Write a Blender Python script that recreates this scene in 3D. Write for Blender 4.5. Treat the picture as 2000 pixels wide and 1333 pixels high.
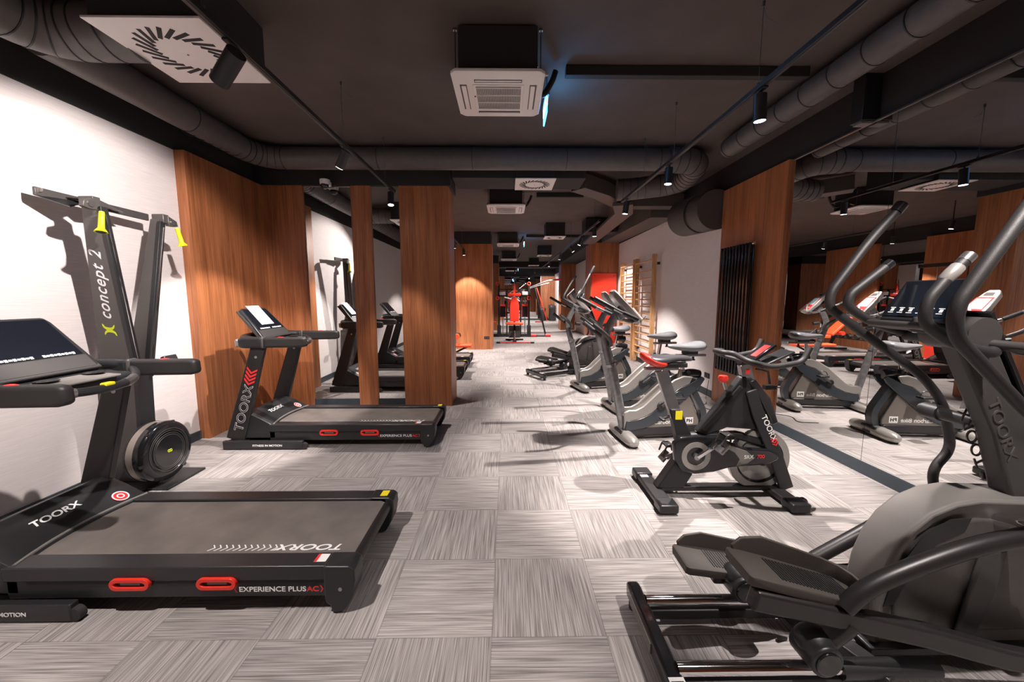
import bpy, bmesh, math, random
from mathutils import Vector, Matrix
random.seed(7)
for o in list(bpy.data.objects): bpy.data.objects.remove(o)
SC = bpy.context.scene
COL = SC.collection
R = math.radians
V = Vector

# ------------------------------------------------------------ camera, world, exposure
cam_d = bpy.data.cameras.new('camera'); cam = bpy.data.objects.new('camera', cam_d); COL.objects.link(cam)
cam_d.sensor_width = 36; cam_d.lens = 750 / 2000 * 36; cam_d.clip_start = 0.02; cam_d.clip_end = 200
PITCH = math.atan(86.5 / 750); YAW = math.atan(9 / 750 * math.cos(PITCH))
cam.location = (0, 0, 1.47); cam.rotation_euler = (math.pi / 2 - PITCH, 0, -YAW)
SC.camera = cam
w = bpy.data.worlds.new('world'); SC.world = w; w.use_nodes = True
w.node_tree.nodes['Background'].inputs[0].default_value = (0.9, 0.85, 0.85, 1)
w.node_tree.nodes['Background'].inputs[1].default_value = 0.05
SC.view_settings.view_transform = 'Standard'; SC.view_settings.look = 'None'
SC.view_settings.exposure = 0.85; SC.view_settings.gamma = 1
SC.view_settings.use_curve_mapping = False
try:
    SC.cycles.max_bounces = 12; SC.cycles.glossy_bounces = 8; SC.cycles.diffuse_bounces = 5
except Exception: pass
WARM = (1.0, 0.90, 0.86)
LAMP_W = 150.0

# ------------------------------------------------------------ materials
def nodes(name):
    m = bpy.data.materials.new(name); m.use_nodes = True
    nt = m.node_tree
    return m, nt, nt.nodes['Principled BSDF']
def N(nt, t, **kw):
    n = nt.nodes.new(t)
    for k, v in kw.items(): setattr(n, k, v)
    return n
def mat(name, col, rough=0.5, metal=0.0, emit=None, es=1.0, noise=0.0, nscale=40, bump=0.0, coat=0.0, spec=None):
    m, nt, b = nodes(name)
    c = (*col, 1) if len(col) == 3 else col
    b.inputs['Base Color'].default_value = c
    b.inputs['Roughness'].default_value = rough
    b.inputs['Metallic'].default_value = metal
    if spec is not None: b.inputs['Specular IOR Level'].default_value = spec
    if coat: b.inputs['Coat Weight'].default_value = coat; b.inputs['Coat Roughness'].default_value = .08
    if emit: b.inputs['Emission Color'].default_value = (*emit, 1); b.inputs['Emission Strength'].default_value = es
    if noise or bump:
        tc = N(nt, 'ShaderNodeTexCoord'); ns = N(nt, 'ShaderNodeTexNoise'); ns.inputs['Scale'].default_value = nscale
        ns.inputs['Detail'].default_value = 4
        nt.links.new(tc.outputs['Object'], ns.inputs['Vector'])
        if noise:
            mr = N(nt, 'ShaderNodeMapRange'); mr.inputs['To Min'].default_value = 1 - noise; mr.inputs['To Max'].default_value = 1 + noise
            mr.inputs['From Min'].default_value = .25; mr.inputs['From Max'].default_value = .75
            mx = N(nt, 'ShaderNodeVectorMath', operation='SCALE'); mx.inputs[0].default_value = c[:3]
            nt.links.new(ns.outputs['Fac'], mr.inputs['Value']); nt.links.new(mr.outputs[0], mx.inputs['Scale'])
            nt.links.new(mx.outputs[0], b.inputs['Base Color'])
        if bump:
            bp = N(nt, 'ShaderNodeBump'); bp.inputs['Strength'].default_value = bump; bp.inputs['Distance'].default_value = .002
            nt.links.new(ns.outputs['Fac'], bp.inputs['Height']); nt.links.new(bp.outputs[0], b.inputs['Normal'])
    return m
def carpet():
    m, nt, b = nodes('carpet_tiles'); L = nt.links.new
    tc = N(nt, 'ShaderNodeTexCoord'); sp = N(nt, 'ShaderNodeSeparateXYZ'); L(tc.outputs['Object'], sp.inputs[0])
    def math_(op, a, bb=None, c=None):
        n = N(nt, 'ShaderNodeMath', operation=op)
        for i, q in enumerate((a, bb, c)):
            if q is None: continue
            if isinstance(q, (int, float)): n.inputs[i].default_value = q
            else: L(q, n.inputs[i])
        return n.outputs[0]
    u = math_('DIVIDE', math_('ADD', sp.outputs[0], 20.07), .5)
    v = math_('DIVIDE', math_('ADD', sp.outputs[1], 20 - 1.51 + .0), .5)
    iu, iv = math_('FLOOR', u), math_('FLOOR', v)
    par = math_('MODULO', math_('ADD', iu, iv), 2.0)
    fu, fv = math_('FRACT', u), math_('FRACT', v)
    # stripes: along y when par==?; coordinate across the stripe / along the stripe
    ac = N(nt, 'ShaderNodeMix'); al = N(nt, 'ShaderNodeMix')
    L(par, ac.inputs[0]); L(sp.outputs[0], ac.inputs[2]); L(sp.outputs[1], ac.inputs[3])
    L(par, al.inputs[0]); L(sp.outputs[1], al.inputs[2]); L(sp.outputs[0], al.inputs[3])
    cb = N(nt, 'ShaderNodeCombineXYZ')
    L(math_('MULTIPLY', ac.outputs[0], 175), cb.inputs[0]); L(math_('MULTIPLY', al.outputs[0], 3.6), cb.inputs[1])
    L(math_('ADD', math_('MULTIPLY', iu, 3.3), math_('MULTIPLY', iv, 1.7)), cb.inputs[2])
    ns = N(nt, 'ShaderNodeTexNoise'); ns.inputs['Scale'].default_value = 1; ns.inputs['Detail'].default_value = 2; ns.inputs['Roughness'].default_value = .5
    L(cb.outputs[0], ns.inputs['Vector'])
    cr = N(nt, 'ShaderNodeValToRGB'); L(ns.outputs['Fac'], cr.inputs[0])
    e = cr.color_ramp.elements
    e[0].position = .30; e[0].color = (.165, .150, .142, 1); e[1].position = .70; e[1].color = (.45, .42, .405, 1)
    wn = N(nt, 'ShaderNodeTexWhiteNoise', noise_dimensions='2D'); c2 = N(nt, 'ShaderNodeCombineXYZ'); L(iu, c2.inputs[0]); L(iv, c2.inputs[1]); L(c2.outputs[0], wn.inputs['Vector'])
    tint = math_('ADD', math_('MULTIPLY', wn.outputs['Value'], .22), .88)
    # seams
    d = math_('MINIMUM', math_('MINIMUM', fu, math_('SUBTRACT', 1, fu)), math_('MINIMUM', fv, math_('SUBTRACT', 1, fv)))
    seam = math_('ADD', math_('MULTIPLY', math_('GREATER_THAN', d, .006), .22), .78)
    f = math_('MULTIPLY', tint, seam)
    sc = N(nt, 'ShaderNodeVectorMath', operation='SCALE'); L(cr.outputs[0], sc.inputs[0]); L(f, sc.inputs['Scale']); L(sc.outputs[0], b.inputs['Base Color'])
    b.inputs['Roughness'].default_value = .8
    bp = N(nt, 'ShaderNodeBump'); bp.inputs['Strength'].default_value = .4; bp.inputs['Distance'].default_value = .002
    L(ns.outputs['Fac'], bp.inputs['Height']); L(bp.outputs[0], b.inputs['Normal'])
    return m
def wood():
    m, nt, b = nodes('walnut_laminate'); L = nt.links.new
    tc = N(nt, 'ShaderNodeTexCoord'); mp = N(nt, 'ShaderNodeMapping'); mp.inputs['Scale'].default_value = (48, 48, 1.3)
    L(tc.outputs['Object'], mp.inputs[0])
    n1 = N(nt, 'ShaderNodeTexNoise'); n1.inputs['Scale'].default_value = 1.4; n1.inputs['Detail'].default_value = 5; n1.inputs['Distortion'].default_value = .6
    L(mp.outputs[0], n1.inputs['Vector'])
    mp2 = N(nt, 'ShaderNodeMapping'); mp2.inputs['Scale'].default_value = (9, 9, .6); L(tc.outputs['Object'], mp2.inputs[0])
    n2 = N(nt, 'ShaderNodeTexNoise'); n2.inputs['Scale'].default_value = 1; n2.inputs['Detail'].default_value = 3; L(mp2.outputs[0], n2.inputs['Vector'])
    ad = N(nt, 'ShaderNodeMath', operation='MULTIPLY_ADD'); ad.inputs[1].default_value = .45
    L(n2.outputs['Fac'], ad.inputs[0])
    ml = N(nt, 'ShaderNodeMath', operation='MULTIPLY'); ml.inputs[1].default_value = .55; L(n1.outputs['Fac'], ml.inputs[0]); L(ml.outputs[0], ad.inputs[2])
    cr = N(nt, 'ShaderNodeValToRGB'); L(ad.outputs[0], cr.inputs[0]); e = cr.color_ramp.elements
    e[0].position = .36; e[0].color = (.22, .070, .026, 1); e[1].position = .62; e[1].color = (.47, .175, .068, 1)
    L(cr.outputs[0], b.inputs['Base Color']); b.inputs['Roughness'].default_value = .42
    return m
def pine():
    m, nt, b = nodes('pine_wood'); L = nt.links.new
    tc = N(nt, 'ShaderNodeTexCoord'); mp = N(nt, 'ShaderNodeMapping'); mp.inputs['Scale'].default_value = (20, 20, 2); L(tc.outputs['Object'], mp.inputs[0])
    n1 = N(nt, 'ShaderNodeTexNoise'); n1.inputs['Scale'].default_value = 1.5; L(mp.outputs[0], n1.inputs['Vector'])
    cr = N(nt, 'ShaderNodeValToRGB'); L(n1.outputs['Fac'], cr.inputs[0]); e = cr.color_ramp.elements
    e[0].position = .3; e[0].color = (.48, .25, .10, 1); e[1].position = .7; e[1].color = (.72, .43, .2, 1)
    L(cr.outputs[0], b.inputs['Base Color']); b.inputs['Roughness'].default_value = .5
    return m
def wallpaper():
    m, nt, b = nodes('white_wallcovering'); L = nt.links.new
    tc = N(nt, 'ShaderNodeTexCoord'); mp = N(nt, 'ShaderNodeMapping'); mp.inputs['Scale'].default_value = (6, 6, 160); L(tc.outputs['Object'], mp.inputs[0])
    n1 = N(nt, 'ShaderNodeTexNoise'); n1.inputs['Scale'].default_value = 1; L(mp.outputs[0], n1.inputs['Vector'])
    cr = N(nt, 'ShaderNodeValToRGB'); L(n1.outputs['Fac'], cr.inputs[0]); e = cr.color_ramp.elements
    e[0].position = .3; e[0].color = (.70, .645, .635, 1); e[1].position = .7; e[1].color = (.78, .725, .715, 1)
    L(cr.outputs[0], b.inputs['Base Color']); b.inputs['Roughness'].default_value = .7
    return m
M = dict(
    carpet=carpet(), wood=wood(), pine=pine(), wallc=wallpaper(),
    ceil=mat('black_ceiling_paint', (.085, .065, .057), .85, noise=.15, nscale=3),
    soffit=mat('black_soffit_paint', (.022, .020, .020), .8),
    duct=mat('dark_duct_paint', (.095, .083, .079), .5, noise=.12, nscale=14),
    ductbox=mat('dark_box_duct_paint', (.09, .075, .066), .6),
    matte=mat('matt_black_metal', (.016, .016, .017), .45),
    black=mat('black_plastic', (.020, .020, .022), .38, noise=.1, nscale=60),
    gloss=mat('gloss_black_plastic', (.012, .012, .014), .15, coat=.4),
    rubber=mat('black_rubber', (.028, .026, .026), .72, bump=.5, nscale=300),
    foam=mat('black_foam_grip', (.019, .018, .018), .5, bump=.3, nscale=500),
    frame=mat('dark_frame_metal', (.028, .026, .026), .38, metal=.25),
    belt=mat('running_belt_rubber', (.155, .138, .125), .5, noise=.25, nscale=6, bump=.2),
    grey=mat('grey_plastic', (.17, .16, .15), .55, spec=.3),
    dgrey=mat('dark_grey_plastic', (.05, .047, .046), .45),
    silver=mat('silver_painted_plastic', (.35, .335, .315), .28, metal=.45),
    steel=mat('brushed_steel', (.42, .41, .42), .25, metal=.9, noise=.15, nscale=30),
    mastm=mat('worn_grey_mast', (.26, .26, .265), .3, metal=.7, noise=.25, nscale=25),
    chrome=mat('chrome', (.85, .85, .87), .06, metal=1),
    champ=mat('champagne_panel', (.20, .18, .16), .32, metal=.35),
    bshell=mat('dark_side_shell', (.080, .073, .068), .4, metal=.1, noise=.15, nscale=20),
    slate=mat('slate_blue_plastic', (.035, .042, .05), .25),
    skirt=mat('slate_baseboard', (.032, .044, .055), .5),
    white=mat('white_plastic', (.78, .73, .72), .4),
    grille=mat('grey_grille', (.30, .275, .265), .5),
    dark=mat('dark_recess', (.01, .01, .01), .7),
    print_=mat('white_print', (.85, .85, .85), .5), paper=mat('paper', (.75, .75, .76), .7, noise=.06, nscale=50),
    redp=mat('red_print', (.75, .03, .03), .45), red=mat('red_plastic', (.80, .035, .02), .35),
    redpad=mat('red_vinyl_upholstery', (.85, .045, .02), .42), orange=mat('orange_red_vinyl', (.85, .10, .03), .45),
    yellow=mat('yellow_sticker', (.85, .72, .02), .5), lime=mat('lime_yellow_handle', (.68, .80, .01), .45),
    glass=mat('dark_screen_glass', (.008, .010, .015), .07, coat=.6),
    screen=mat('lcd_screen', (.25, .33, .36), .2, emit=(.35, .5, .6), es=.25),
    arm=mat('grey_aluminium_arm', (.10, .092, .088), .38, metal=.4),
    mesh=mat('silver_flywheel_mesh', (.40, .36, .32), .35, metal=.6),
    saddle=mat('grey_vinyl_saddle', (.20, .205, .215), .27), saddle2=mat('black_vinyl_saddle', (.05, .05, .055), .3),
    mirror=mat('mirror_glass', (.80, .80, .79), .0, metal=1),
    seam=mat('mirror_edge', (.12, .12, .11), .3, metal=.5),
    lens=mat('lit_lamp_lens', (.9, .9, .9), .3, emit=(1, .96, .98), es=14),
    tread=mat('brown_grey_rubber', (.062, .053, .046), .6, bump=.4, nscale=200),
    blue=mat('lit_blue_sign', (.1, .4, .8), .3, emit=(.04, .38, 1.0), es=6),
    bluew=mat('lit_sign_face', (.3, .7, 1), .3, emit=(.25, .7, 1.0), es=9),
    cyan=mat('cyan_print', (.3, .5, .6), .5), tan=mat('tan_skin_tone_ball', (.7, .42, .22), .6),
    wire=mat('grey_wire', (.12, .12, .12), .5, metal=.5), label=mat('white_label', (.8, .8, .78), .5),
)

# ------------------------------------------------------------ mesh helpers
def smooth_path(pts, n=6):
    P = [V(p) for p in pts]
    if len(P) < 3: return P
    out = []
    for i in range(len(P) - 1):
        p0 = P[i - 1] if i else P[0] * 2 - P[1]; p1, p2 = P[i], P[i + 1]
        p3 = P[i + 2] if i + 2 < len(P) else P[-1] * 2 - P[-2]
        for k in range(n):
            t = k / n
            out.append(.5 * ((2 * p1) + (p2 - p0) * t + (2 * p0 - 5 * p1 + 4 * p2 - p3) * t * t + (3 * p1 - p0 - 3 * p2 + p3) * t ** 3))
    out.append(P[-1]); return out
def fillet(pts, r=.05, n=5):
    """polyline with rounded corners"""
    P = [V(p) for p in pts]; out = [P[0]]
    for i in range(1, len(P) - 1):
        a, b, c = P[i - 1], P[i], P[i + 1]
        ra = min(r, (a - b).length * .48, (c - b).length * .48)
        s = b + (a - b).normalized() * ra; e = b + (c - b).normalized() * ra
        for k in range(n + 1):
            t = k / n; out.append(s * (1 - t) ** 2 + b * 2 * t * (1 - t) + e * t * t)
    out.append(P[-1]); return out
class MB:
    def __init__(s): s.bm = bmesh.new()
    def ring_loft(s, rings, cap=True, closed=False):
        bm = s.bm; VR = [[bm.verts.new(p) for p in r] for r in rings]
        n = len(VR[0]); m = len(VR)
        for i in range(m if closed else m - 1):
            a, b = VR[i], VR[(i + 1) % m]
            for k in range(n):
                try: bm.faces.new((a[k], a[(k + 1) % n], b[(k + 1) % n], b[k]))
                except ValueError: pass
        if cap and not closed:
            try: bm.faces.new(VR[0][::-1]); bm.faces.new(VR[-1])
            except ValueError: pass
        return s
    def box(s, lo, hi, rot=None, piv=None):
        x0, y0, z0 = lo; x1, y1, z1 = hi
        vs = [V((x, y, z)) for x in (x0, x1) for y in (y0, y1) for z in (z0, z1)]
        if rot is not None:
            c = V(piv) if piv else V(((x0 + x1) / 2, (y0 + y1) / 2, (z0 + z1) / 2)); m = rot.to_3x3()
            vs = [m @ (v - c) + c for v in vs]
        b = [s.bm.verts.new(v) for v in vs]
        for f in ((0, 1, 3, 2), (4, 6, 7, 5), (0, 4, 5, 1), (2, 3, 7, 6), (0, 2, 6, 4), (1, 5, 7, 3)): s.bm.faces.new([b[i] for i in f])
        return s
    def prism(s, poly, a, b, axis='y'):
        """poly: 2D points; for axis y -> (x,z), axis x -> (y,z), axis z -> (x,y)"""
        def P(p, t): return {'y': (p[0], t, p[1]), 'x': (t, p[0], p[1]), 'z': (p[0], p[1], t)}[axis]
        return s.ring_loft([[P(p, a) for p in poly], [P(p, b) for p in poly]])
    def tube(s, pts, r, n=12, rad=None, cap=True, flat=1.0, up=None):
        P = [V(p) for p in pts]; m = len(P); rings = []; prev = None
        for i in range(m):
            t = (P[min(i + 1, m - 1)] - P[max(i - 1, 0)]).normalized()
            if prev is None:
                a = V(up) if up else (V((0, 0, 1)) if abs(t.z) < .9 else V((1, 0, 0)))
                u = (a - t * a.dot(t)).normalized()
            else: u = (prev - t * prev.dot(t)).normalized()
            prev = u; v = t.cross(u); rr = rad[i] if rad else r
            rings.append([P[i] + u * rr * math.cos(2 * math.pi * k / n) + v * rr * flat * math.sin(2 * math.pi * k / n) for k in range(n)])
        return s.ring_loft(rings, cap)
    def bar(s, pts, w, h, up=(0, 0, 1)):
        """rectangular section swept along pts; w = width across, h = height along up"""
        P = [V(p) for p in pts]; m = len(P); rings = []
        for i in range(m):
            t = (P[min(i + 1, m - 1)] - P[max(i - 1, 0)]).normalized(); a = V(up)
            u = (a - t * a.dot(t)).normalized(); v = t.cross(u)
            ww = w[i] if isinstance(w, (list, tuple)) else w; hh = h[i] if isinstance(h, (list, tuple)) else h
            rings.append([P[i] + u * hh / 2 * a1 + v * ww / 2 * b1 for a1, b1 in ((1, 1), (1, -1), (-1, -1), (-1, 1))])
        return s.ring_loft(rings)
    def cyl(s, p0, p1, r, r2=None, n=24):
        return s.tube([p0, p1], r, n, rad=[r, r if r2 is None else r2])
    def lathe(s, prof, c, axis='z', n=32, ring=False):
        """prof: (radius, along) pairs"""
        rings = []
        for rr, h in prof:
            ring = []
            for k in range(n):
                a = 2 * math.pi * k / n; p, q = max(rr, .0005) * math.cos(a), max(rr, .0005) * math.sin(a)
                ring.append(V(c) + V({'z': (p, q, h), 'y': (p, h, q), 'x': (h, p, q)}[axis]))
            rings.append(ring)
        return s.ring_loft(rings, cap=not ring, closed=ring)
    def ell(s, c, rx, ry, rz, n=20, m=12, rot=None):
        rings = []
        for i in range(m + 1):
            a = math.pi * i / m; ring = []
            for k in range(n):
                b = 2 * math.pi * k / n; q = max(math.sin(a), .003)
                v = V((rx * q * math.cos(b), ry * q * math.sin(b), rz * math.cos(a)))
                if rot is not None: v = rot.to_3x3() @ v
                ring.append(V(c) + v)
            rings.append(ring)
        return s.ring_loft(rings)
    def torus(s, c, Rr, r, axis='y', n=32, m=8, a0=0, a1=360):
        full = a1 - a0 >= 360; rings = []
        N_ = n if full else n + 1
        for i in range(N_):
            a = R(a0 + (a1 - a0) * i / n); ring = []
            for k in range(m):
                b = 2 * math.pi * k / m; q = Rr + r * math.cos(b); h = r * math.sin(b)
                p = {'y': (q * math.cos(a), h, q * math.sin(a)), 'x': (h, q * math.cos(a), q * math.sin(a)), 'z': (q * math.cos(a), q * math.sin(a), h)}[axis]
                ring.append(V(c) + V(p))
            rings.append(ring)
        return s.ring_loft(rings, cap=not full, closed=full)
    def build(s, name, m, parent=None, bevel=0, sm=True, seg=2, loc=None, sub=0):
        bm = s.bm
        bmesh.ops.recalc_face_normals(bm, faces=bm.faces)
        me = bpy.data.meshes.new(name); bm.to_mesh(me); bm.free()
        me.materials.append(m if not isinstance(m, str) else M[m])
        o = bpy.data.objects.new(name, me); COL.objects.link(o)
        if loc is not None: o.location = loc
        if parent is not None: o.parent = parent
        if bevel:
            b = o.modifiers.new('bevel', 'BEVEL'); b.width = bevel; b.segments = seg; b.limit_method = 'ANGLE'; b.angle_limit = R(35)
            b.harden_normals = False
        if sub:
            q = o.modifiers.new('sub', 'SUBSURF'); q.levels = sub; q.render_levels = sub
        if sm:
            for p in me.polygons: p.use_smooth = True
            try: me.set_sharp_from_angle(angle=R(38))
            except Exception: pass
        return o
def Bx(name, lo, hi, m, parent=None, bevel=.004, **k): return MB().box(lo, hi).build(name, m, parent, bevel, **k)
def Tb(name, pts, r, m, parent=None, **k): return MB().tube(pts, r, **k).build(name, m, parent)
def tag(o, label, cat, group=None, kind=None):
    o['label'] = label; o['category'] = cat
    if group: o['group'] = group
    if kind: o['kind'] = kind
    return o
def root(name, loc, label, cat, group=None, rz=0):
    o = bpy.data.objects.new(name, None); COL.objects.link(o); o.empty_display_size = .1
    o.location = loc; o.rotation_euler = (0, 0, R(rz)); tag(o, label, cat, group); return o
def struct(o, label=None):
    o['kind'] = 'structure'
    if label: o['label'] = label
    return o
def txt(s, size, loc, right, up, m, parent=None, name='lettering', shear=0, align='LEFT', sx=1.0, ext=.0006, bold=0, space=1.0):
    c = bpy.data.curves.new(name, 'FONT'); c.body = s; c.size = size; c.shear = shear; c.align_x = align; c.extrude = ext; c.offset = bold; c.space_character = space
    t = bpy.data.objects.new('tmp', c); COL.objects.link(t)
    dg = bpy.context.evaluated_depsgraph_get(); me = bpy.data.meshes.new_from_object(t.evaluated_get(dg)); bpy.data.objects.remove(t)
    r, u = V(right).normalized(), V(up).normalized(); n = r.cross(u)
    mt = Matrix(((r.x * sx, u.x, n.x, loc[0]), (r.y * sx, u.y, n.y, loc[1]), (r.z * sx, u.z, n.z, loc[2]), (0, 0, 0, 1)))
    me.transform(mt)
    me.materials.clear(); me.materials.append(M[m]); me.name = name
    o = bpy.data.objects.new(name, me); COL.objects.link(o)
    if parent is not None: o.parent = parent
    return o
def children(o): return [c for c in bpy.data.objects if c.parent == o]
KIDS = {}
def copy_tree(o, loc=None, rz=None, label=None, skip=()):
    c = o.copy(); COL.objects.link(c)
    if loc is not None: c.location = loc
    if rz is not None: c.rotation_euler = (0, 0, R(rz))
    if label: c['label'] = label
    for ch in children(o):
        if ch.name.split('.')[0] in skip: continue
        d = ch.copy(); COL.objects.link(d); d.parent = c
        for g in children(ch):
            e = g.copy(); COL.objects.link(e); e.parent = d
    return c
def chevrons(n, loc, right, up, h, w, step, m, parent, name='chevron_print'):
    r, u = V(right).normalized(), V(up).normalized(); nn = r.cross(u); b = MB(); L0 = V(loc)
    for i in range(n):
        o0 = L0 + r * (i * step)
        def q(a, c): return o0 + r * a + u * c
        for sgn in (1, -1):
            pts = [q(0, 0), q(w * .45, 0), q(w * .45 + h * .45, sgn * h / 2), q(h * .45, sgn * h / 2)]
            b.ring_loft([[p for p in pts], [p + nn * .0008 for p in pts]])
    return b.build(name, m, parent, sm=False)

# ------------------------------------------------------------ the setting
CEIL = 3.23; TOP = 2.87
def S(name, lo, hi, m, bevel=0, label=None): return struct(MB().box(lo, hi).build(name, m, None, bevel, sm=False), label)
S('floor', (-4.6, -3.1, -.1), (3.3, 24.7, 0), 'carpet')
S('ceiling', (-4.6, -3.1, CEIL), (3.3, 24.7, CEIL + .1), 'ceil')
S('wall_left', (-3.30, -3.0, 0), (-3.2, 5.3, TOP), 'wallc', label='white textured wall beside the treadmills')
S('wall_left_soffit', (-3.34, -3.0, TOP), (-3.19, 5.3, CEIL), 'soffit')
S('wall_right', (2.99, -3.0, 0), (3.1, 24.5, TOP), 'wallc', label='white wall with climbing bars')
S('wall_right_soffit', (2.985, -3.0, TOP), (3.1, 24.5, CEIL), 'soffit')
S('wall_back', (-4.5, -3.1, 0), (3.1, -3.0, CEIL), 'wood', label='wooden wall behind the camera')
S('wall_left_far', (-4.3, 5.3, 0), (-4.2, 24.5, CEIL), 'soffit')
for i, (a, b_) in enumerate(((5.42, 6.9), (8.1, 9.3), (10.5, 12.2), (14.0, 16.0))):
    S('wall_left_panel_%d' % (i + 1), (-4.2, a, 0), (-4.12, b_, 2.9), 'wood', label='wood panel on the far left wall')
for i, (a, b_) in enumerate(((6.9, 8.1), (9.3, 10.5), (12.2, 14.0))):
    S('window_mirror_%d' % (i + 8), (-4.2, a, .1), (-4.17, b_, 2.85), 'mirror', label='mirror between wood panels on the far left wall')
S('wall_left_end', (-4.3, 5.3, 0), (-3.2, 5.4, CEIL), 'wallc')
# wood lining and partition
S('wall_left_wood', (-3.22, 3.90, 0), (-3.10, 5.10, TOP), 'wood', label='wood panelled section of the left wall')
S('wall_partition', (-3.2, 5.12, 0), (-.76, 5.52, TOP), 'wood', label='wood panelled partition with mirrors')
S('trim_1', (-3.12, 5.075, 0), (-2.60, 5.13, TOP), 'wood', label='wooden panel left of the first mirror')
S('trim_2', (-1.99, 5.075, 0), (-1.74, 5.13, TOP), 'wood', label='narrow wooden panel between two mirrors')
S('trim_3', (-1.38, 5.075, 0), (-.75, 5.56, TOP), 'wood', .002, label='wooden pillar at the end of the partition')
S('wall_partition_soffit', (-3.2, 5.06, TOP), (-.72, 5.56, CEIL), 'soffit')
for i, (a, b) in enumerate(((-2.6, -1.99), (-1.74, -1.38))):
    S('window_mirror_%d' % (i + 1), (a, 5.1, .1), (b, 5.122, TOP - .012), 'mirror', label='mirror panel in the partition')
    S('baseboard_partition_%d' % (i + 1), (a, 5.09, 0), (b, 5.125, .1), 'skirt')
    S('trim_%d' % (i + 4), (a, 5.095, TOP - .012), (b, 5.124, TOP), 'seam')
# right side: mirrors and wood panel with the radiator
S('wall_right_wood', (2.93, 4.14, 0), (3.0, 5.36, TOP + .02), 'wood', .002, label='wood panel behind the black radiator')
ys = [4.137, 3.053, 1.10, -.85, -2.9]
for i in range(4):
    S('window_mirror_%d' % (i + 3), (2.965, ys[i + 1] + .002, .10), (2.99, ys[i] - .002, TOP), 'mirror', label='tall mirror panel on the right wall')
S('trim_6', (2.955, -2.9, TOP), (2.99, 4.137, TOP + .012), 'seam')
S('baseboard_right', (2.955, -2.9, 0), (2.99, 4.137, .10), 'skirt')
S('baseboard_right_far', (2.975, 5.36, 0), (2.99, 10.44, .10), 'skirt')
S('baseboard_left', (-3.2, -3.0, 0), (-3.185, 3.9, .09), 'skirt')
# columns further back
S('wall_column_1', (-1.43, 10.7, 0), (-.42, 11.5, 2.9), 'wood', .002, label='wooden column left of the aisle')
S('wall_column_1_soffit', (-1.44, 10.69, 2.9), (-.45, 11.51, CEIL), 'soffit')
S('wall_column_2', (2.25, 10.44, 0), (2.99, 11.2, 2.9), 'wood', .002, label='wooden column behind the red mat')
S('wall_column_2_soffit', (2.24, 10.43, 2.9), (2.99, 11.21, CEIL), 'soffit')
S('wall_column_3', (2.36, 17.0, 0), (2.99, 17.8, 2.9), 'wood', .002, label='far wooden column right of the aisle')
S('wall_column_3_soffit', (2.35, 16.99, 2.9), (2.99, 17.81, CEIL), 'soffit')
S('wall_column_4', (-1.5, 16.8, 0), (-.37, 17.6, 2.9), 'wood', .002, label='far wooden column left of the aisle')
S('wall_column_4_soffit', (-1.5, 16.79, 2.9), (-.38, 17.61, CEIL), 'soffit')
# end wall
S('wall_end', (-4.3, 24.5, 0), (3.1, 24.6, CEIL), 'soffit')
S('trim_7', (2.1, 24.3, 0), (2.99, 24.5, 2.75), 'wood'); S('trim_8', (-1.4, 24.3, 0), (-.2, 24.5, 2.75), 'wood')
S('window_mirror_7', (-.2, 24.44, .1), (2.1, 24.49, 2.75), 'mirror'); S('baseboard_end', (-.2, 24.42, 0), (2.1, 24.5, .1), 'skirt')
S('wall_beam_1', (-4.2, 19.6, 2.95), (2.99, 20.1, CEIL), 'soffit')
S('wall_beam_2', (2.25, 11.2, 2.9), (2.99, 17.0, CEIL), 'soffit')

# ------------------------------------------------------------ ducts and ceiling services
def duct(name, pts, r, label, group='round ventilation ducts', seam=1.0, strap=()):
    P = [V(p) for p in pts]
    rg = MB().tube(P, r, n=28); nf = len(rg.bm.faces); acc = 0; last = None
    for i in range(len(P) - 1):
        d = (P[i + 1] - P[i]); L_ = d.length; t = d.normalized(); s_ = 0
        curved = L_ < .2
        step = .10 if curved else seam
        while acc + (L_ - s_) >= step:
            s_ += step - acc; acc = 0; c = P[i] + t * s_
            rg.tube([c - t * .004, c + t * .004], r + .004, n=28)
        acc += L_ - s_; last = t
    rg.bm.faces.ensure_lookup_table()
    for f in rg.bm.faces[nf:]: f.material_index = 1
    o = rg.build(name, 'duct'); o.data.materials.append(M['matte']); tag(o, label, 'duct', group)
    return o
duct('round_duct', fillet([(-2.9, 2.62, 3.09), (-2.9, 4.76, 3.09), (1.9, 4.76, 3.09)], .35, 8), .125, 'long dark round duct above the left wall turning along the partition', seam=1.1)
duct('round_duct', fillet([(-2.19, 2.50, 3.03), (-2.74, 2.50, 3.03), (-2.80, -.9, 3.03)], .30, 8), .15, 'wide duct elbow feeding the big square ceiling diffuser', seam=.13)
duct('round_duct', fillet([(1.905, 4.76, 3.09), (2.28, 4.76, 3.07), (2.40, 5.45, 3.02), (1.7, 5.6, 2.97), (1.55, 5.62, 2.97)], .34, 9), .145, 'hooked duct elbow hanging above the radiator panel', seam=.2)
duct('round_duct', [(2.46, -.9, 3.11), (2.46, 4.45, 3.11)], .10, 'straight dark duct running above the right mirror wall', seam=.28)
t = root('wide_duct', (2.82, 5.66, 2.66), 'wide half-round duct beside the white wall above the radiator panel', 'duct')
for nm, m_, rr, secs in (('front_section', 'ductbox', .27, ((.05, -.26), (0, -.03))), ('joining_sleeve', 'matte', .258, ((0, -.03), (-.012, .03))), ('rear_section', 'ductbox', .27, ((-.012, .03), (-.11, .34)))):
    MB().ring_loft([[(min(cx + rr * math.cos(2 * math.pi * k / 48), .163), cy, rr * math.sin(2 * math.pi * k / 48)) for k in range(48)] for cx, cy in secs]).build(nm, m_, t)
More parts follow.
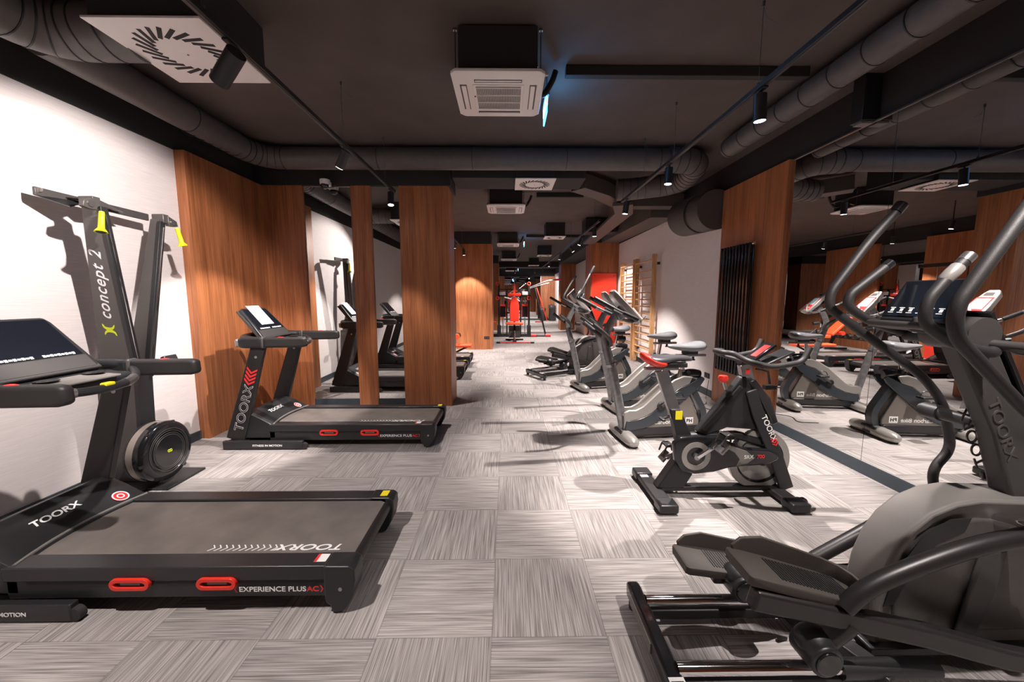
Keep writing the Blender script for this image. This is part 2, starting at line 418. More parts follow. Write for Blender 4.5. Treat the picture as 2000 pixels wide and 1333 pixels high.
def boxduct(pts, w, h, label, m='ductbox'):
    return tag(MB().bar(pts, w, h).build('rectangular_duct', m, None, .004), label, 'duct', 'rectangular ducts under the ceiling')
boxduct([(-.68, 5.2, 3.1), (.98, 5.2, 3.1)], .5, .34, 'black box duct crossing the aisle behind the round duct', 'soffit')
boxduct([(1.0, 5.62, 3.07), (1.42, 5.95, 3.05), (1.9, 6.62, 3.05), (2.9, 6.62, 3.05)], .26, .2, 'zigzag box duct right of the second air conditioner')
boxduct([(1.75, 6.0, 2.87), (1.95, 6.6, 2.87), (2.15, 10.4, 2.88)], .3, .05, 'flat tray duct along the climbing bar wall')
boxduct([(2.72, 6.85, 3.03), (2.72, 10.4, 3.08)], .45, .38, 'long box duct above the climbing bars', 'ductbox')
boxduct([(1.75, 9.0, 3.06), (2.45, 9.0, 3.06)], .45, .3, 'short box duct near the second ceiling diffuser', 'soffit')
def tray(x0, x1, y, label):
    tag(Bx('cable_tray', (x0, y - .03, CEIL - .075), (x1, y + .03, CEIL - .003), 'soffit'), label, 'cable tray', 'pipe trays leading to the air conditioners')

def slotted_diffuser(x0, y0, s, label, m='white', slots=24):
    z = 2.90; t = root('ceiling_diffuser', (x0 + s / 2, y0 + s / 2, z), label, 'ceiling vent', 'square swirl diffusers')
    Bx('plenum_box', (-s / 2 + .02, -s / 2 + .02, .012), (s / 2 - .02, s / 2 - .02, CEIL - z - .001), 'soffit', t)
    MB().box((-s / 2, -s / 2, 0), (s / 2, s / 2, .012)).build('face_plate', m, t, .002)
    b = MB()
    for k in range(slots):
        a = 2 * math.pi * k / slots; rot = Matrix.Rotation(a, 4, 'Z'); r_ = s * .31
        tilt = Matrix.Rotation(a + R(38), 4, 'Z')
        c = V((r_ * math.cos(a), r_ * math.sin(a), -.0005))
        b.box((c.x - s * .095, c.y - s * .018, -.0015), (c.x + s * .095, c.y + s * .018, .001), tilt)
    b.build('swirl_slots', 'dark', t, sm=False)
    MB().cyl((0, 0, -.003), (0, 0, 0), .006, n=10).build('screw', 'steel', t)
    return t
slotted_diffuser(-2.20, 2.18, .61, 'large square swirl diffuser above the left treadmills')
slotted_diffuser(.10, 4.88, .50, 'square swirl diffuser hanging above the aisle behind the round duct')
slotted_diffuser(.90, 9.36, .50, 'square swirl diffuser further down the aisle, second from the round duct')
slotted_diffuser(1.05, 13.5, .50, 'square swirl diffuser high above the red multi-gym')
slotted_diffuser(.98, 17.8, .48, 'farthest square swirl diffuser down the aisle')

def cassette(cx, y0, label):
    s = .62; z = 2.90; t = root('air_conditioner', (cx, y0 + s / 2, z), label, 'air conditioner', 'ceiling cassette air conditioners')
    h = s / 2; c = .035
    Bx('housing', (-.26, -.26, .03), (.26, .26, .315), 'soffit', t)
    out = [(-h + c, -h), (h - c, -h), (h, -h + c), (h, h - c), (h - c, h), (-h + c, h), (-h, h - c), (-h, -h + c)]
    inn = [(x * .93, y * .93) for x, y in out]
    MB().ring_loft([[(x, y, .03) for x, y in out], [(x, y, .012) for x, y in out], [(x, y, 0) for x, y in inn]]).build('face_panel', 'white', t, .003)
    b = MB()
    b.box((-.16, -.232, -.0015), (.16, -.198, .004)); b.box((-.16, .198, -.0015), (.16, .232, .004))
    b.box((-.262, -.17, -.0015), (-.215, .17, .004)); b.box((.215, -.17, -.0015), (.262, .17, .004))
    b.build('air_slots', 'dgrey', t, sm=False)
    b = MB()
    for sx in (-1, 1): b.box((sx * .236 - .015, -.16, -.006), (sx * .236 + .015, .16, 0))
    for sy in (-1, 1): b.box((-.155, sy * .222 - .006, -.006), (.155, sy * .222 + .006, 0))
    b.build('louvre', 'white', t)
    MB().box((-.175, -.175, -.006), (.175, .175, 0)).build('inner_frame', 'white', t, .004)
    Bx('intake_recess', (-.155, -.155, -.008), (.155, .145, -.006), 'dark', t, 0)
    b = MB()
    for k in range(49):
        x = -.154 + k * .0063; b.box((x, -.155, -.012), (x + .0020, .145, -.008))
    for k in range(4):
        y = -.155 + k * .098; b.box((-.155, y, -.014), (.155, y + .006, -.008))
    b.build('intake_grille', 'white', t, sm=False)
    MB().cyl((-.167, -.03, -.009), (-.167, -.03, -.006), .006, n=10).build('sensor', 'dark', t)
    for sx in (-1, 1):
        for sy in (-1, 1):
            b = MB().cyl((sx * .285, sy * .2, .05), (sx * .285, sy * .2, CEIL - z), .004, n=8); b.cyl((sx * .285, sy * .2, CEIL - z - .012), (sx * .285, sy * .2, CEIL - z - .001), .014, n=12)
            b.box((sx * .285 - .02, sy * .2 - .012, .045), (sx * .285 + .01, sy * .2 + .012, .062))
            b.build('hanging_rod', 'steel', t)
    MB().bar([(.295, -.1, .09), (.33, -.2, .05)], .02, .006).build('bracket', 'tan', t)
    MB().tube(smooth_path([(.26, .1, .12), (.33, .16, .1), (.4, .18, .2), (.43, .18, CEIL - z - .05)]), .022, n=10).build('pipe', 'matte', t)
    return t
cassette(-.06, 2.65, 'white ceiling cassette air conditioner nearest the camera')
cassette(-.02, 6.27, 'white ceiling cassette air conditioner, second along the aisle')
cassette(.02, 10.72, 'white ceiling cassette air conditioner, third along the aisle')
cassette(.06, 15.06, 'white ceiling cassette air conditioner, fourth along the aisle')
cassette(.20, 21.6, 'farthest white ceiling cassette air conditioner near the end mirror')
tray(.45, 2.33, 3.17, 'black pipe tray running right from the nearest air conditioner')
tray(.50, 1.3, 6.78, 'black pipe tray running right from the second air conditioner')
tray(.54, 2.2, 11.23, 'black pipe tray running right from the third air conditioner')
for (x, y, lb) in ((.322, 3.44, 'blue-lit emergency sign hanging beside the nearest air conditioner'), (.50, 11.7, 'blue-lit emergency sign hanging beside the third air conditioner'), (.62, 22.6, 'farthest blue-lit emergency sign')):
    t = root('emergency_sign', (x, y, 2.96), lb, 'emergency sign', 'blue-lit emergency signs')
    Bx('sign_panel', (-.005, -.13, 0), (.005, .13, .13), 'blue', t, .001)
    Bx('lit_face', (-.0075, -.12, .06), (.0075, .12, .125), 'bluew', t, .001)
    Bx('sign_housing', (-.02, -.15, .13), (.02, .15, .18), 'matte', t)
    for sy in (-1, 1): MB().cyl((0, sy * .12, .18), (0, sy * .12, CEIL - 2.961), .003, n=6).build('hanging_wire', 'wire', t)
    ld = bpy.data.lights.new('sign_glow', 'POINT'); ld.energy = 2.2; ld.color = (.05, .4, 1); ld.shadow_soft_size = .04
    lo = bpy.data.objects.new('sign_light', ld); COL.objects.link(lo); lo.parent = t; lo.location = (.07, 0, .02)

# tracks and spotlights
def track(name, x0, y0, x1, y1, wires, label, z=2.74):
    p0, p1 = V((x0, y0, z)), V((x1, y1, z)); t = root('lighting_track', (x0, y0, z), label, 'lighting track', 'suspended lighting tracks')
    MB().bar([(0, 0, 0), p1 - p0], .034, .03).build('rail', 'matte', t, .003)
    MB().bar([(0, 0, -.016), (p1 - p0) + V((0, 0, -.016))], .012, .004).build('rail_groove', 'dgrey', t)
    for y in wires:
        k = (y - y0) / (y1 - y0); q = (p1 - p0) * k
        b = MB().cyl(q + V((0, 0, .012)), q + V((0, 0, CEIL - z)), .0022, n=6); b.cyl(q + V((0, 0, CEIL - z - .03)), q + V((0, 0, CEIL - z - .001)), .008, n=10)
        b.tube(smooth_path([q + V((0, 0, CEIL - z - .03)), q + V((.03, 0, CEIL - z - .09)), q + V((.09, 0, CEIL - z - .12))]), .0012, n=5)
        b.cyl(q + V((0, 0, .0)), q + V((0, 0, .03)), .012, n=10)
        b.build('suspension_wire', 'wire', t)
    return t
track('t', -1.37, -2.6, -1.37, 4.86, (-1.0, 1.9, 3.4, 4.5), 'black suspended lighting track above the treadmills')
track('t', 1.54, -2.6, 1.54, 5.32, (.3, 2.5, 3.7, 4.5), 'black suspended lighting track above the exercise bikes')
track('t', 1.55, 6.6, 1.52, 17.5, (7.0, 9.5, 12.5, 15.5), 'black suspended lighting track far down the aisle on the right')
track('t', -1.17, 7.6, -1.17, 10.6, (8.0, 10.2), 'short black lighting track in front of the left wooden column')
LENS = []
def spot(x, y, aim, label, watt=1.0, ang=75, z=2.72, blend=.35, L_=.15, r=.036):
    d = (V(aim) - V((x, y, z - .1))).normalized()
    t = root('track_spotlight', (x, y, z), label, 'spotlight', 'black cylinder spotlights on the tracks')
    Bx('adapter', (-.014, -.05, -.012), (.014, .05, .0), 'matte', t)
    MB().cyl((0, 0, -.06), (0, 0, -.01), .009, n=10).build('stem', 'matte', t)
    c = V((0, 0, -.075)); a = c - d * .045; e = c + d * (L_ - .045)
    b = MB().cyl(a, e, r, n=28); b.build('lamp_body', 'matte', t, .002)
    b = MB().cyl(e, e + d * .0015, r * .86, n=28); b.build('lens', 'lens', t)
    ld = bpy.data.lights.new('spot_light', 'SPOT'); ld.energy = LAMP_W * watt; ld.color = WARM; ld.spot_size = R(ang); ld.spot_blend = blend; ld.shadow_soft_size = .018
    lo = bpy.data.objects.new('beam', ld); COL.objects.link(lo); lo.parent = t
    lo.location = e + d * .01; lo.rotation_mode = 'QUATERNION'; lo.rotation_quaternion = d.to_track_quat('-Z', 'Y')
    return t
LX, RX = -1.37, 1.54
spot(LX, 2.08, (-3.2, 2.95, 1.35), 'spotlight in front of the large square diffuser, aimed at the left wall', 1.12, 88, L_=.19, r=.045)
spot(LX, 3.40, (-2.5, 3.95, .9), 'spotlight above the far treadmill, tilted to the left', 1.15, 62)
spot(LX, 4.70, (-1.30, 4.2, .0), 'spotlight at the far end of the treadmill track', .55, 70)
spot(LX, .95, (-1.5, 1.5, .0), 'added unseen spotlight just behind the camera on the left track', 1.0, 86)  # out of view, added to light the floor near the camera
spot(LX, -1.1, (-2.2, -1.0, 0), 'added unseen spotlight at the back of the left track', 1.2, 90)  # unseen lamp added to light the area behind the camera
spot(RX, 2.47, (1.75, 2.6, 0), 'spotlight above the indoor cycle, lit lens facing down', 1.5, 70)
spot(RX, 3.80, (1.40, 3.75, 0), 'spotlight above the nearest exercise bike', 1.8, 78)
spot(RX, 5.12, (1.30, 5.35, 0), 'spotlight at the far end of the bike track', 1.5, 68)
spot(RX, .75, (1.55, 1.3, .0), 'spotlight above the front elliptical trainer', .8, 92)
spot(RX, -1.1, (1.4, -1.0, 0), 'added unseen spotlight at the back of the right track', 1.2, 90)  # added out of view, lights the rear of the room on this side
spot(1.55, 7.0, (1.7, 7.2, 0), 'first spotlight of the far right track, above the rear elliptical', 1.7, 92)
spot(1.54, 9.5, (2.9, 9.6, .8), 'spotlight aimed at the climbing bars', .8, 84)
spot(1.54, 8.2, (.6, 8.6, 0), 'second spotlight of the far right track', 1.5, 90)
spot(1.53, 11.3, (.9, 12.0, 0), 'spotlight of the far right track beyond the red mat', 1.6, 90)
spot(1.53, 14.0, (.8, 14.4, 0), 'spotlight of the far right track above the red multi-gym', 1.8, 95)
spot(1.52, 16.8, (1.0, 18.0, 0), 'farthest spotlight of the far right track', 1.8, 100)
spot(-1.17, 8.7, (-1.25, 9.5, 0), 'nearer of the two spotlights before the left wooden column', 1.2, 84)
spot(-1.13, 10.15, (-.98, 10.55, 0), 'farther of the two spotlights before the left wooden column', .9, 76)
for (x, y, ax, ay) in ((-2.3, 7.2, -2.2, 7.6), (-3.2, 9.2, -3.4, 9.6), (.4, 20.8, .5, 21.6), (1.5, 21.5, 2.5, 24.2)):  # lamps off the tracks, added to light the otherwise unlit far zone
    t = spot(x, y, (ax, ay, 0), 'added ceiling spotlight brightening the far part of the gym', 1.8, 100, z=2.9); t['group'] = 'added far ceiling spotlights'
    MB().cyl((0, 0, 0), (0, 0, CEIL - 2.901), .008, n=8).build('stem', 'matte', t)
# dome camera, wall box, sockets
t = root('security_camera', (-2.26, 4.98, 2.87), 'white dome security camera on the black beam over the mirrors', 'camera')
MB().lathe([(.0, .06), (.06, .06), (.062, .03), (.055, 0)], (0, .0, -.02)).build('dome_base', 'white', t)
MB().ell((0, -.01, -.03), .048, .048, .045).build('dome', 'gloss', t); MB().box((-.045, 0, -.02), (.045, .085, .03)).build('wall_bracket', 'white', t, .004)
t = root('wall_box', (2.9, 3.28, 2.88), 'tall black box mounted on the wall above the right mirrors', 'box')
Bx('box_body', (-.06, -.055, .0), (.084, .055, .36), 'matte', t); Bx('box_base', (-.05, -.04, -.02), (.05, .04, .0), 'grey', t)
def socket(loc, label, ax):
    t = root('wall_socket', loc, label, 'socket', 'wall sockets')
    if ax == 'x': Bx('cover_plate', (-.005, -.075, -.04), (.003, .075, .04), 'matte', t); MB().cyl((-.012, -.037, 0), (-.004, -.037, 0), .022).cyl((-.012, .037, 0), (-.004, .037, 0), .022).build('socket_ring', 'dgrey', t)
    else: Bx('cover_plate', (-.075, -.005, -.04), (.075, .003, .04), 'matte', t); MB().cyl((-.037, -.012, 0), (-.037, -.004, 0), .022).cyl((.037, -.012, 0), (.037, -.004, 0), .022).build('socket_ring', 'dgrey', t)
    return t
socket((2.987, 5.62, .30), 'black double socket on the white wall beside the radiator panel', 'x')
socket((-3.09, 4.55, .33), 'black double socket low on the wood panel behind the far treadmill', 'x').rotation_euler = (0, 0, math.pi)
socket((-.58, 10.697, .33), 'black double socket low on the left wooden column', 'y')

# ------------------------------------------------------------ treadmill (rear end at x=0, user faces -x, near side y=0)
def treadmill(loc, label, group='black motorised treadmills on the left'):
    t = root('treadmill', loc, label, 'treadmill', group)
    # side rails and deck
    for y, nm in ((0, 'n'), (.60, 'f')):
        MB().box((-1.60, y, .165), (-.03, y + .10, .235)).box((-1.60, y + .012, .075), (-.06, y + .088, .165)).build('side_rail', 'black', t, .006)
    Bx('rail_slot', (-1.50, .006, .150), (-.10, .016, .165), 'dark', t, 0)
    Bx('deck_board', (-1.62, .09, .18), (-.05, .61, .215), 'matte', t, 0)
    b = MB(); prof = [(-1.60, .220), (-.06, .220), (-.02, .205), (-.008, .18), (-.02, .155), (-.06, .142), (-1.60, .142)]
    b.prism(prof, .105, .597); b.build('running_belt', 'belt', t)
    # belt printing, read from the far side
    txt('TOORX', .062, (-.10, .178, .2215), (-1, 0, 0), (0, -1, 0), 'print_', t, sx=1.5, shear=.25, bold=.0012)
    chevrons(12, (-.40, .157, .2208), (-1, 0, 0), (0, -1, 0), .045, .016, .031, 'print_', t)
    # rear end caps
    cap = [(-.11, .237), (-.012, .237), (.012, .22), (.014, .17), (.0, .09), (-.02, .05), (-.04, .018), (-.075, .005), (-.10, .012), (-.105, .04), (-.125, .055), (-.13, .08), (-.13, .12), (-.13, .237)]
    for y in (-.008, .60): MB().prism(cap, y, y + .108).build('end_cap', 'black', t, .006)
    MB().cyl((-.055, -.0105, .125), (-.055, -.007, .125), .009).build('axle_bolt', 'silver', t)
    MB().cyl((-.035, .1, .178), (-.035, .6, .178), .034).build('rear_roller', 'frame', t)
    Bx('yellow_sticker', (-.075, .625, .237), (-.03, .690, .2386), 'yellow', t, 0)
    Bx('warning_sticker', (-.19, .03, .235), (-.135, .085, .2362), 'label', t, 0)
    Bx('warning_band', (-.19, .03, .2360), (-.177, .085, .2368), 'redp', t, 0)
    # red cushioning handles
    for x in (-.62, -1.015):
        b = MB(); o = [(x - .062 + .028 * math.cos(a), .157 + .028 * math.sin(a)) for a in [R(q) for q in range(90, 271, 20)]] + [(x + .062 + .028 * math.cos(a), .157 + .028 * math.sin(a)) for a in [R(q) for q in range(-90, 91, 20)]]
        i_ = [(x + (p - x) * .8, .157 + (q - .157) * .42) for p, q in o]; n = len(o)
        b.ring_loft([[(p, -.014, q) for p, q in o], [(p, -.014, q) for p, q in i_], [(p, .01, q) for p, q in i_], [(p, .01, q) for p, q in o]], closed=True)
        h = b.build('cushion_handle', 'red', t, .002); Bx('handle_core', (x - .045, -.006, .151), (x + .045, .0, .164), 'grey', h, .002)
        Bx('handle_recess', (x - .058, -.003, .146), (x + .058, .004, .169), 'dark', h, 0)
    txt('EXPERIENCE PLUS', .034, (-.525, -.0015, .112), (1, 0, 0), (0, 0, 1), 'print_', t, sx=1.14, bold=.0004)
    txt('AC', .034, (-.212, -.0015, .112), (1, 0, 0), (0, 0, 1), 'redp', t, sx=1.2, bold=.0006)
    b = MB()
    for x, sg in ((-.536, -1), (-.150, 1)):
        for q in (1, -1): b.ring_loft([[(x, -.001, .124 + q * .016), (x + .005, -.001, .124 + q * .016), (x + sg * .009 + .005, -.001, .124), (x + sg * .009, -.001, .124)], [(x, -.0025, .124 + q * .016), (x + .005, -.0025, .124 + q * .016), (x + sg * .009 + .005, -.0025, .124), (x + sg * .009, -.0025, .124)]])
    b.build('bracket_print', 'redp', t, sm=False)
    # base frame
    for y, yy in ((-.045, -.005), (.705, .745)):
        Bx('base_foot', (-2.02, y, .006), (-1.255, yy, .088), 'black', t, .006)
        w_ = MB().cyl((-1.25, y + .004, .034), (-1.25, yy - .004, .034), .032); w_.build('transport_wheel', 'rubber', t)
    Bx('base_crossbar', (-2.0, -.01, .02), (-1.94, .71, .08), 'black', t, .006)
    txt('FITNESS IN MOTION', .027, (-1.735, -.0465, .036), (1, 0, 0), (0, 0, 1), 'print_', t, sx=1.15, bold=.0006)
    # motor hood
    prof = [(-1.545, .10), (-1.545, .225), (-1.565, .245), (-1.63, .282), (-1.70, .322), (-1.765, .352), (-1.80, .362), (-1.84, .352), (-1.93, .27), (-2.0, .17), (-2.005, .10)]
    b = MB(); rings = []
    for k in range(15):
        u = k / 14; y = .012 + u * .676; bow = 1 - (2 * u - 1) ** 2; e = .018 if k in (0, 14) else 0
        rings.append([(x - (.055 * bow if i < 5 else .055 * bow * max(0, 1 - (i - 4) / 2)), y, z - e * (z > .2) - (.0 if i > 3 else 0)) for i, (x, z) in enumerate(prof)])
    b.ring_loft(rings); hd = b.build('motor_hood', 'black', t, .004)
    MB().tube([(-1.56 - .055 * (1 - (2 * k / 14 - 1) ** 2), .02 + k / 14 * .66, .235) for k in range(15)], .008, n=6).build('hood_lip', 'silver', t)
    sl = V((-.87, 0, .5)).normalized(); nn = V((.5, 0, .87)).normalized()
    txt('TOORX', .055, (-1.700, .215, .2965), (0, 1, 0), (-.87, 0, .5), 'print_', t, sx=1.15, shear=.2, bold=.0012)
    b = MB().cyl(V((-1.630, .585, .266)), V((-1.630, .585, .266)) + nn * .004, .040); bd = b.build('round_badge', 'redp', t)
    b = MB(); c = V((-1.628, .585, .2695)); rr = []
    m3 = Matrix((V((0, 1, 0)), sl, nn)).transposed()
    for ro, m_ in ((.040, 'print_'), (.019, 'print_')):
        q = MB(); n = 28
        A = [c + m3 @ V((ro * math.cos(2 * math.pi * i / n), ro * math.sin(2 * math.pi * i / n), 0)) for i in range(n)]
        B_ = [c + m3 @ V(((ro - .007) * math.cos(2 * math.pi * i / n), (ro - .007) * math.sin(2 * math.pi * i / n), 0)) for i in range(n)]
        q.ring_loft([A, B_, [p + nn * .001 for p in B_], [p + nn * .001 for p in A]], closed=True); q.build('badge_ring', m_, bd, sm=False)
    txt('5', .028, c + V((0, -.008, -.006)) + nn * .001, (0, 1, 0), (-.87, 0, .5), 'print_', bd)
    # uprights
    for y, s in ((-.002, -1), (.655, 1)):
        p0, p1 = V((-1.925, y + .02, .085)), V((-1.635, y + .02, 1.02))
        u = MB().bar([p0, p0.lerp(p1, .5), p1], [.045, .045, .045], [.175, .15, .125], up=(1, 0, -.3)).build('upright', 'frame', t, .005)
        MB().cyl(p1 + V((-.03, -.026, -.12)), p1 + V((-.03, .026, -.12)), .012).build('upright_bolt', 'silver', u)
    d = V((.29, 0, .935)).normalized(); up = V((-.935, 0, .29)).normalized(); y = -.0052
    for dd, m_, of in ((.0011, 'print_', 0), (-.0014, 'frame', -.0008)):
        txt('TOORX', .115, V((-1.925, y + of, .085)) + d * .10 - up * .045, d, up, m_, t, sx=1.12, bold=dd + .001, space=1.05, name='lettering' if of == 0 else 'letter_fill')
    b = MB(); base = V((-1.925, y, .085)) + d * .57
    for i in range(4):
        o0 = base + d * (i * .038)
        for q in (1, -1):
            pts = [o0, o0 + d * .02, o0 + d * .062 + up * q * .05, o0 + d * .042 + up * q * .05]
            b.ring_loft([pts, [p + V((0, -.0015, 0)) for p in pts]])
    b.build('red_chevrons', 'redp', t, sm=False)
    # handrails: two grips with a curved bridge
    for y, s in ((.0, -1), (.70, 1)):
        b = MB().bar([(-1.82, y, 1.035), (-1.77, y, 1.04), (-1.585, y, 1.04)], [.05, .066, .066], [.08, .105, .105]); b.build('handrail', 'black', t, .022, seg=4)
        b = MB().bar([(-1.575, y, 1.04), (-1.22, y, 1.044), (-1.175, y, 1.046)], [.06, .06, .052], [.10, .098, .08]); b.build('foam_grip', 'foam', t, .02, seg=4)
        MB().bar([(-1.598, y, 1.04), (-1.57, y, 1.04)], .069, .110).build('grip_collar', 'dgrey', t, .018, seg=3)
        MB().bar([(-1.845, y, 1.036), (-1.80, y, 1.038)], .058, .08).build('front_cap', 'silver' , t, .025, seg=4)
        MB().ell((-1.42 if s < 0 else -1.38, y, 1.088), .035, .014, .008).build('rail_button', 'redp', t)
    pts = smooth_path([(-1.56, .02, 1.035), (-1.47, .10, 1.015), (-1.40, .22, 1.0), (-1.375, .35, .995), (-1.40, .48, 1.0), (-1.47, .60, 1.015), (-1.56, .68, 1.035)], 5)
    MB().tube(pts, .022, n=12).build('front_bar', 'black', t)
    for a, bb in ((6, 11), (19, 24)): MB().tube(pts[a:bb], .024, n=12).build('pulse_sensor', 'steel', t)
    MB().bar([pts[14] + V((0, -.0, .02)), pts[16] + V((0, 0, .02))], .035, .02).build('safety_key', 'yellow', t, .006)
    pts = smooth_path([(-1.62, .0, 1.06), (-1.80, .06, 1.075), (-1.86, .2, 1.08), (-1.86, .5, 1.08), (-1.80, .64, 1.075), (-1.62, .70, 1.06)], 5)
    MB().tube(pts, .03, n=12).build('rear_bar', 'black', t)
    MB().bar([(-1.84, .35, 1.03), (-1.48, .35, 1.01)], .5, .055).build('console_tray', 'black', t, .02, seg=3)
    MB().bar([(-1.60, .35, 1.045), (-1.45, .35, 1.035)], .30, .012).build('tray_panel', 'grey', t, .004)
    b = MB()
    for yy in (.24, .46): b.ell((-1.56, yy, 1.056), .05, .045, .006)
    b.build('holder_rim', 'gloss', t)
    # console
    c0, c1 = V((-1.66, .35, 1.055)), V((-1.90, .35, 1.345)); dn = (c1 - c0).normalized(); nrm = V((dn.z, 0, -dn.x))
    b = MB(); pr = []
    for f, hw in ((0, .235), (.1, .245), (.9, .205), (.97, .19), (1, .17)): pr.append((c0.lerp(c1, f), hw))
    rings = [[p + V((0, -hw, 0)) + nrm * .018, p + V((0, hw, 0)) + nrm * .018, p + V((0, hw * .96, 0)) - nrm * .028, p + V((0, -hw * .96, 0)) - nrm * .028] for p, hw in pr]
    con = b.ring_loft(rings).build('console', 'black', t, .01, seg=3)
    q0, q1 = c0.lerp(c1, .28) + nrm * .0185, c0.lerp(c1, .95) + nrm * .0185
    MB().ring_loft([[q0 + V((0, -.205, 0)), q0 + V((0, .205, 0)), q1 + V((0, .18, 0)), q1 + V((0, -.18, 0))], [q0 + V((0, -.205, 0)) + nrm * .003, q0 + V((0, .205, 0)) + nrm * .003, q1 + V((0, .18, 0)) + nrm * .003, q1 + V((0, -.18, 0)) + nrm * .003]]).build('screen', 'glass', con, .001)
    q0, q1 = c0.lerp(c1, .04) + nrm * .0185, c0.lerp(c1, .26) + nrm * .0185
    MB().ring_loft([[q0 + V((0, -.22, 0)), q0 + V((0, .22, 0)), q1 + V((0, .215, 0)), q1 + V((0, -.215, 0))], [q0 + V((0, -.22, 0)) + nrm * .002, q0 + V((0, .22, 0)) + nrm * .002, q1 + V((0, .215, 0)) + nrm * .002, q1 + V((0, -.215, 0)) + nrm * .002]]).build('key_panel', 'dgrey', con, .001)
    MB().ring_loft([[c0 + V((0, sy * .245, 0)) + nrm * a for a, sy in ((.02, -1), (.02, 1), (-.03, 1), (-.03, -1))], [c1 + V((0, sy * .2, 0)) + nrm * a for a, sy in ((-.018, -1), (-.018, 1), (-.04, 1), (-.04, -1))]]).build('console_back', 'dgrey', con, .008)
    p = c0.lerp(c1, .305) + nrm * .0225
    for y0 in (-.17, .02):
        b = MB()
        for k in range(9):
            a = p + V((0, y0 + k * .017, 0)); b.bar([a, a + V((0, .013, 0))], .011 if k % 2 else .015, .001, up=nrm)
        b.build('key_icons', 'print_', con, sm=False)
    p = c0.lerp(c1, .17) + nrm * .0215
    return t
tread1 = treadmill((-.72, 1.65, 0), 'large treadmill in the foreground, its deck filling the lower left')
KEY = tread1
tread2 = copy_tree(tread1, (-.72, 3.63, 0), label='treadmill in front of the mirrored wood partition')
tread3 = copy_tree(tread1, (-.78, 6.75, 0), label='treadmill mostly hidden behind the wooden pillar of the partition')
tread4 = copy_tree(tread1, (-.78, 7.85, 0), label='rearmost treadmill behind the partition pillar')
c0, c1 = V((-1.66, .35, 1.055)), V((-1.90, .35, 1.345)); nrm = V(((c1 - c0).normalized().z, 0, -(c1 - c0).normalized().x))
b = MB(); o2 = V((-.72, 3.63, 0)); q0, q1 = c0.lerp(c1, .42) + nrm * .0222 + o2, c0.lerp(c1, 1.06) + nrm * .0222 + o2
b.ring_loft([[q + V((0, s * .1, 0)) + nrm * k for q, s in ((q0, -1), (q0, 1), (q1, 1), (q1, -1))] for k in (0, .0015)])
tag(b.build('paper_sheet', 'paper', sm=False), 'white paper sheet taped over the console of the treadmill by the partition', 'paper sheet')

# ------------------------------------------------------------ ski trainer on the left wall
t = root('ski_trainer', (-2.95, 2.98, 0), 'tall black V-shaped ski trainer with lime handles against the white wall', 'ski trainer')
Bx('floor_plate', (-.24, -.17, 0), (.36, .20, .018), 'matte', t, .004)
# arms: side plates slanting outwards
def plate(y0, y1, bottom, top, th, m, nm):
    (xb0, xb1, zb), (xt0, xt1, zt) = bottom, top
    b = MB(); b.ring_loft([[(xb0, y0 - th / 2, zb), (xb1, y0 - th / 2, zb), (xb1, y0 + th / 2, zb), (xb0, y0 + th / 2, zb)], [(xt0, y1 - th / 2, zt), (xt1, y1 - th / 2, zt), (xt1, y1 + th / 2, zt), (xt0, y1 + th / 2, zt)]])
    return b.build(nm, m, t, .003)
MB().ring_loft([[(x, y, .02) for x, y in ((-.20, -.06), (.06, -.06), (.06, .06), (-.20, .06))], [(x, y, .85) for x, y in ((-.16, -.055), (.09, -.055), (.09, .055), (-.16, .055))]]).build('lower_mast', 'arm', t, .004)
MB().ring_loft([[(x, y, .02) for x, y in ((.06, -.065), (.085, -.065), (.085, .065), (.06, .065))], [(x, y, .95) for x, y in ((.09, -.06), (.13, -.06), (.13, .06), (.09, .06))]]).build('front_channel', 'matte', t, .003)
a1 = plate(-.035, -.245, (-.16, .09, .84), (.065, .165, 2.10), .028, 'arm', 'left_arm_plate')
a2 = plate(.035, .285, (-.05, .09, .84), (.045, .115, 2.10), .028, 'arm', 'right_arm_plate')
plate(-.03, -.235, (.09, .125, .84), (.165, .195, 2.08), .05, 'matte', 'left_arm_edge'); plate(.045, .275, (.085, .125, .84), (.115, .145, 2.08), .05, 'matte', 'right_arm_edge')
plate(.06, .315, (-.02, .04, .88), (.05, .10, 2.08), .006, 'matte', 'right_arm_flange')
MB().tube([(.128, -.045, .95), (.2, -.235, 2.03)], .004, n=6).build('left_cord', 'chrome', t)
MB().tube([(.128, .06, .95), (.15, .272, 2.03)], .004, n=6).build('right_cord', 'chrome', t)
b = MB()
for yy, zz in ((-.03, .95), (0, .97), (.03, .95), (-.02, .88), (.02, .88)): b.cyl((.128, yy, zz), (.134, yy, zz), .006, n=10)
b.build('bolts', 'chrome', t)
MB().bar([(-.12, -.36, 2.155), (-.06, .37, 2.13)], .02, .055).build('top_bar', 'arm', t, .004)
MB().ring_loft([[(-.12, -.36, 2.13), (-.06, -.10, 2.14), (-.02, -.25, 2.08)], [(-.12, -.36, 2.125), (-.06, -.10, 2.135), (-.02, -.25, 2.075)]]).build('left_gusset', 'matte', t, sm=False)
MB().ring_loft([[(-.1, -.2, 2.155), (.12, -.2, 2.14), (.0, .12, 2.12), (-.08, .12, 2.13)], [(-.1, -.2, 2.15), (.12, -.2, 2.135), (.0, .12, 2.115), (-.08, .12, 2.125)]]).build('top_plate', 'arm', t, sm=False)
MB().cyl((-.1, -.335, 2.165), (-.1, -.342, 2.165), .014).build('top_bolt', 'silver', t)
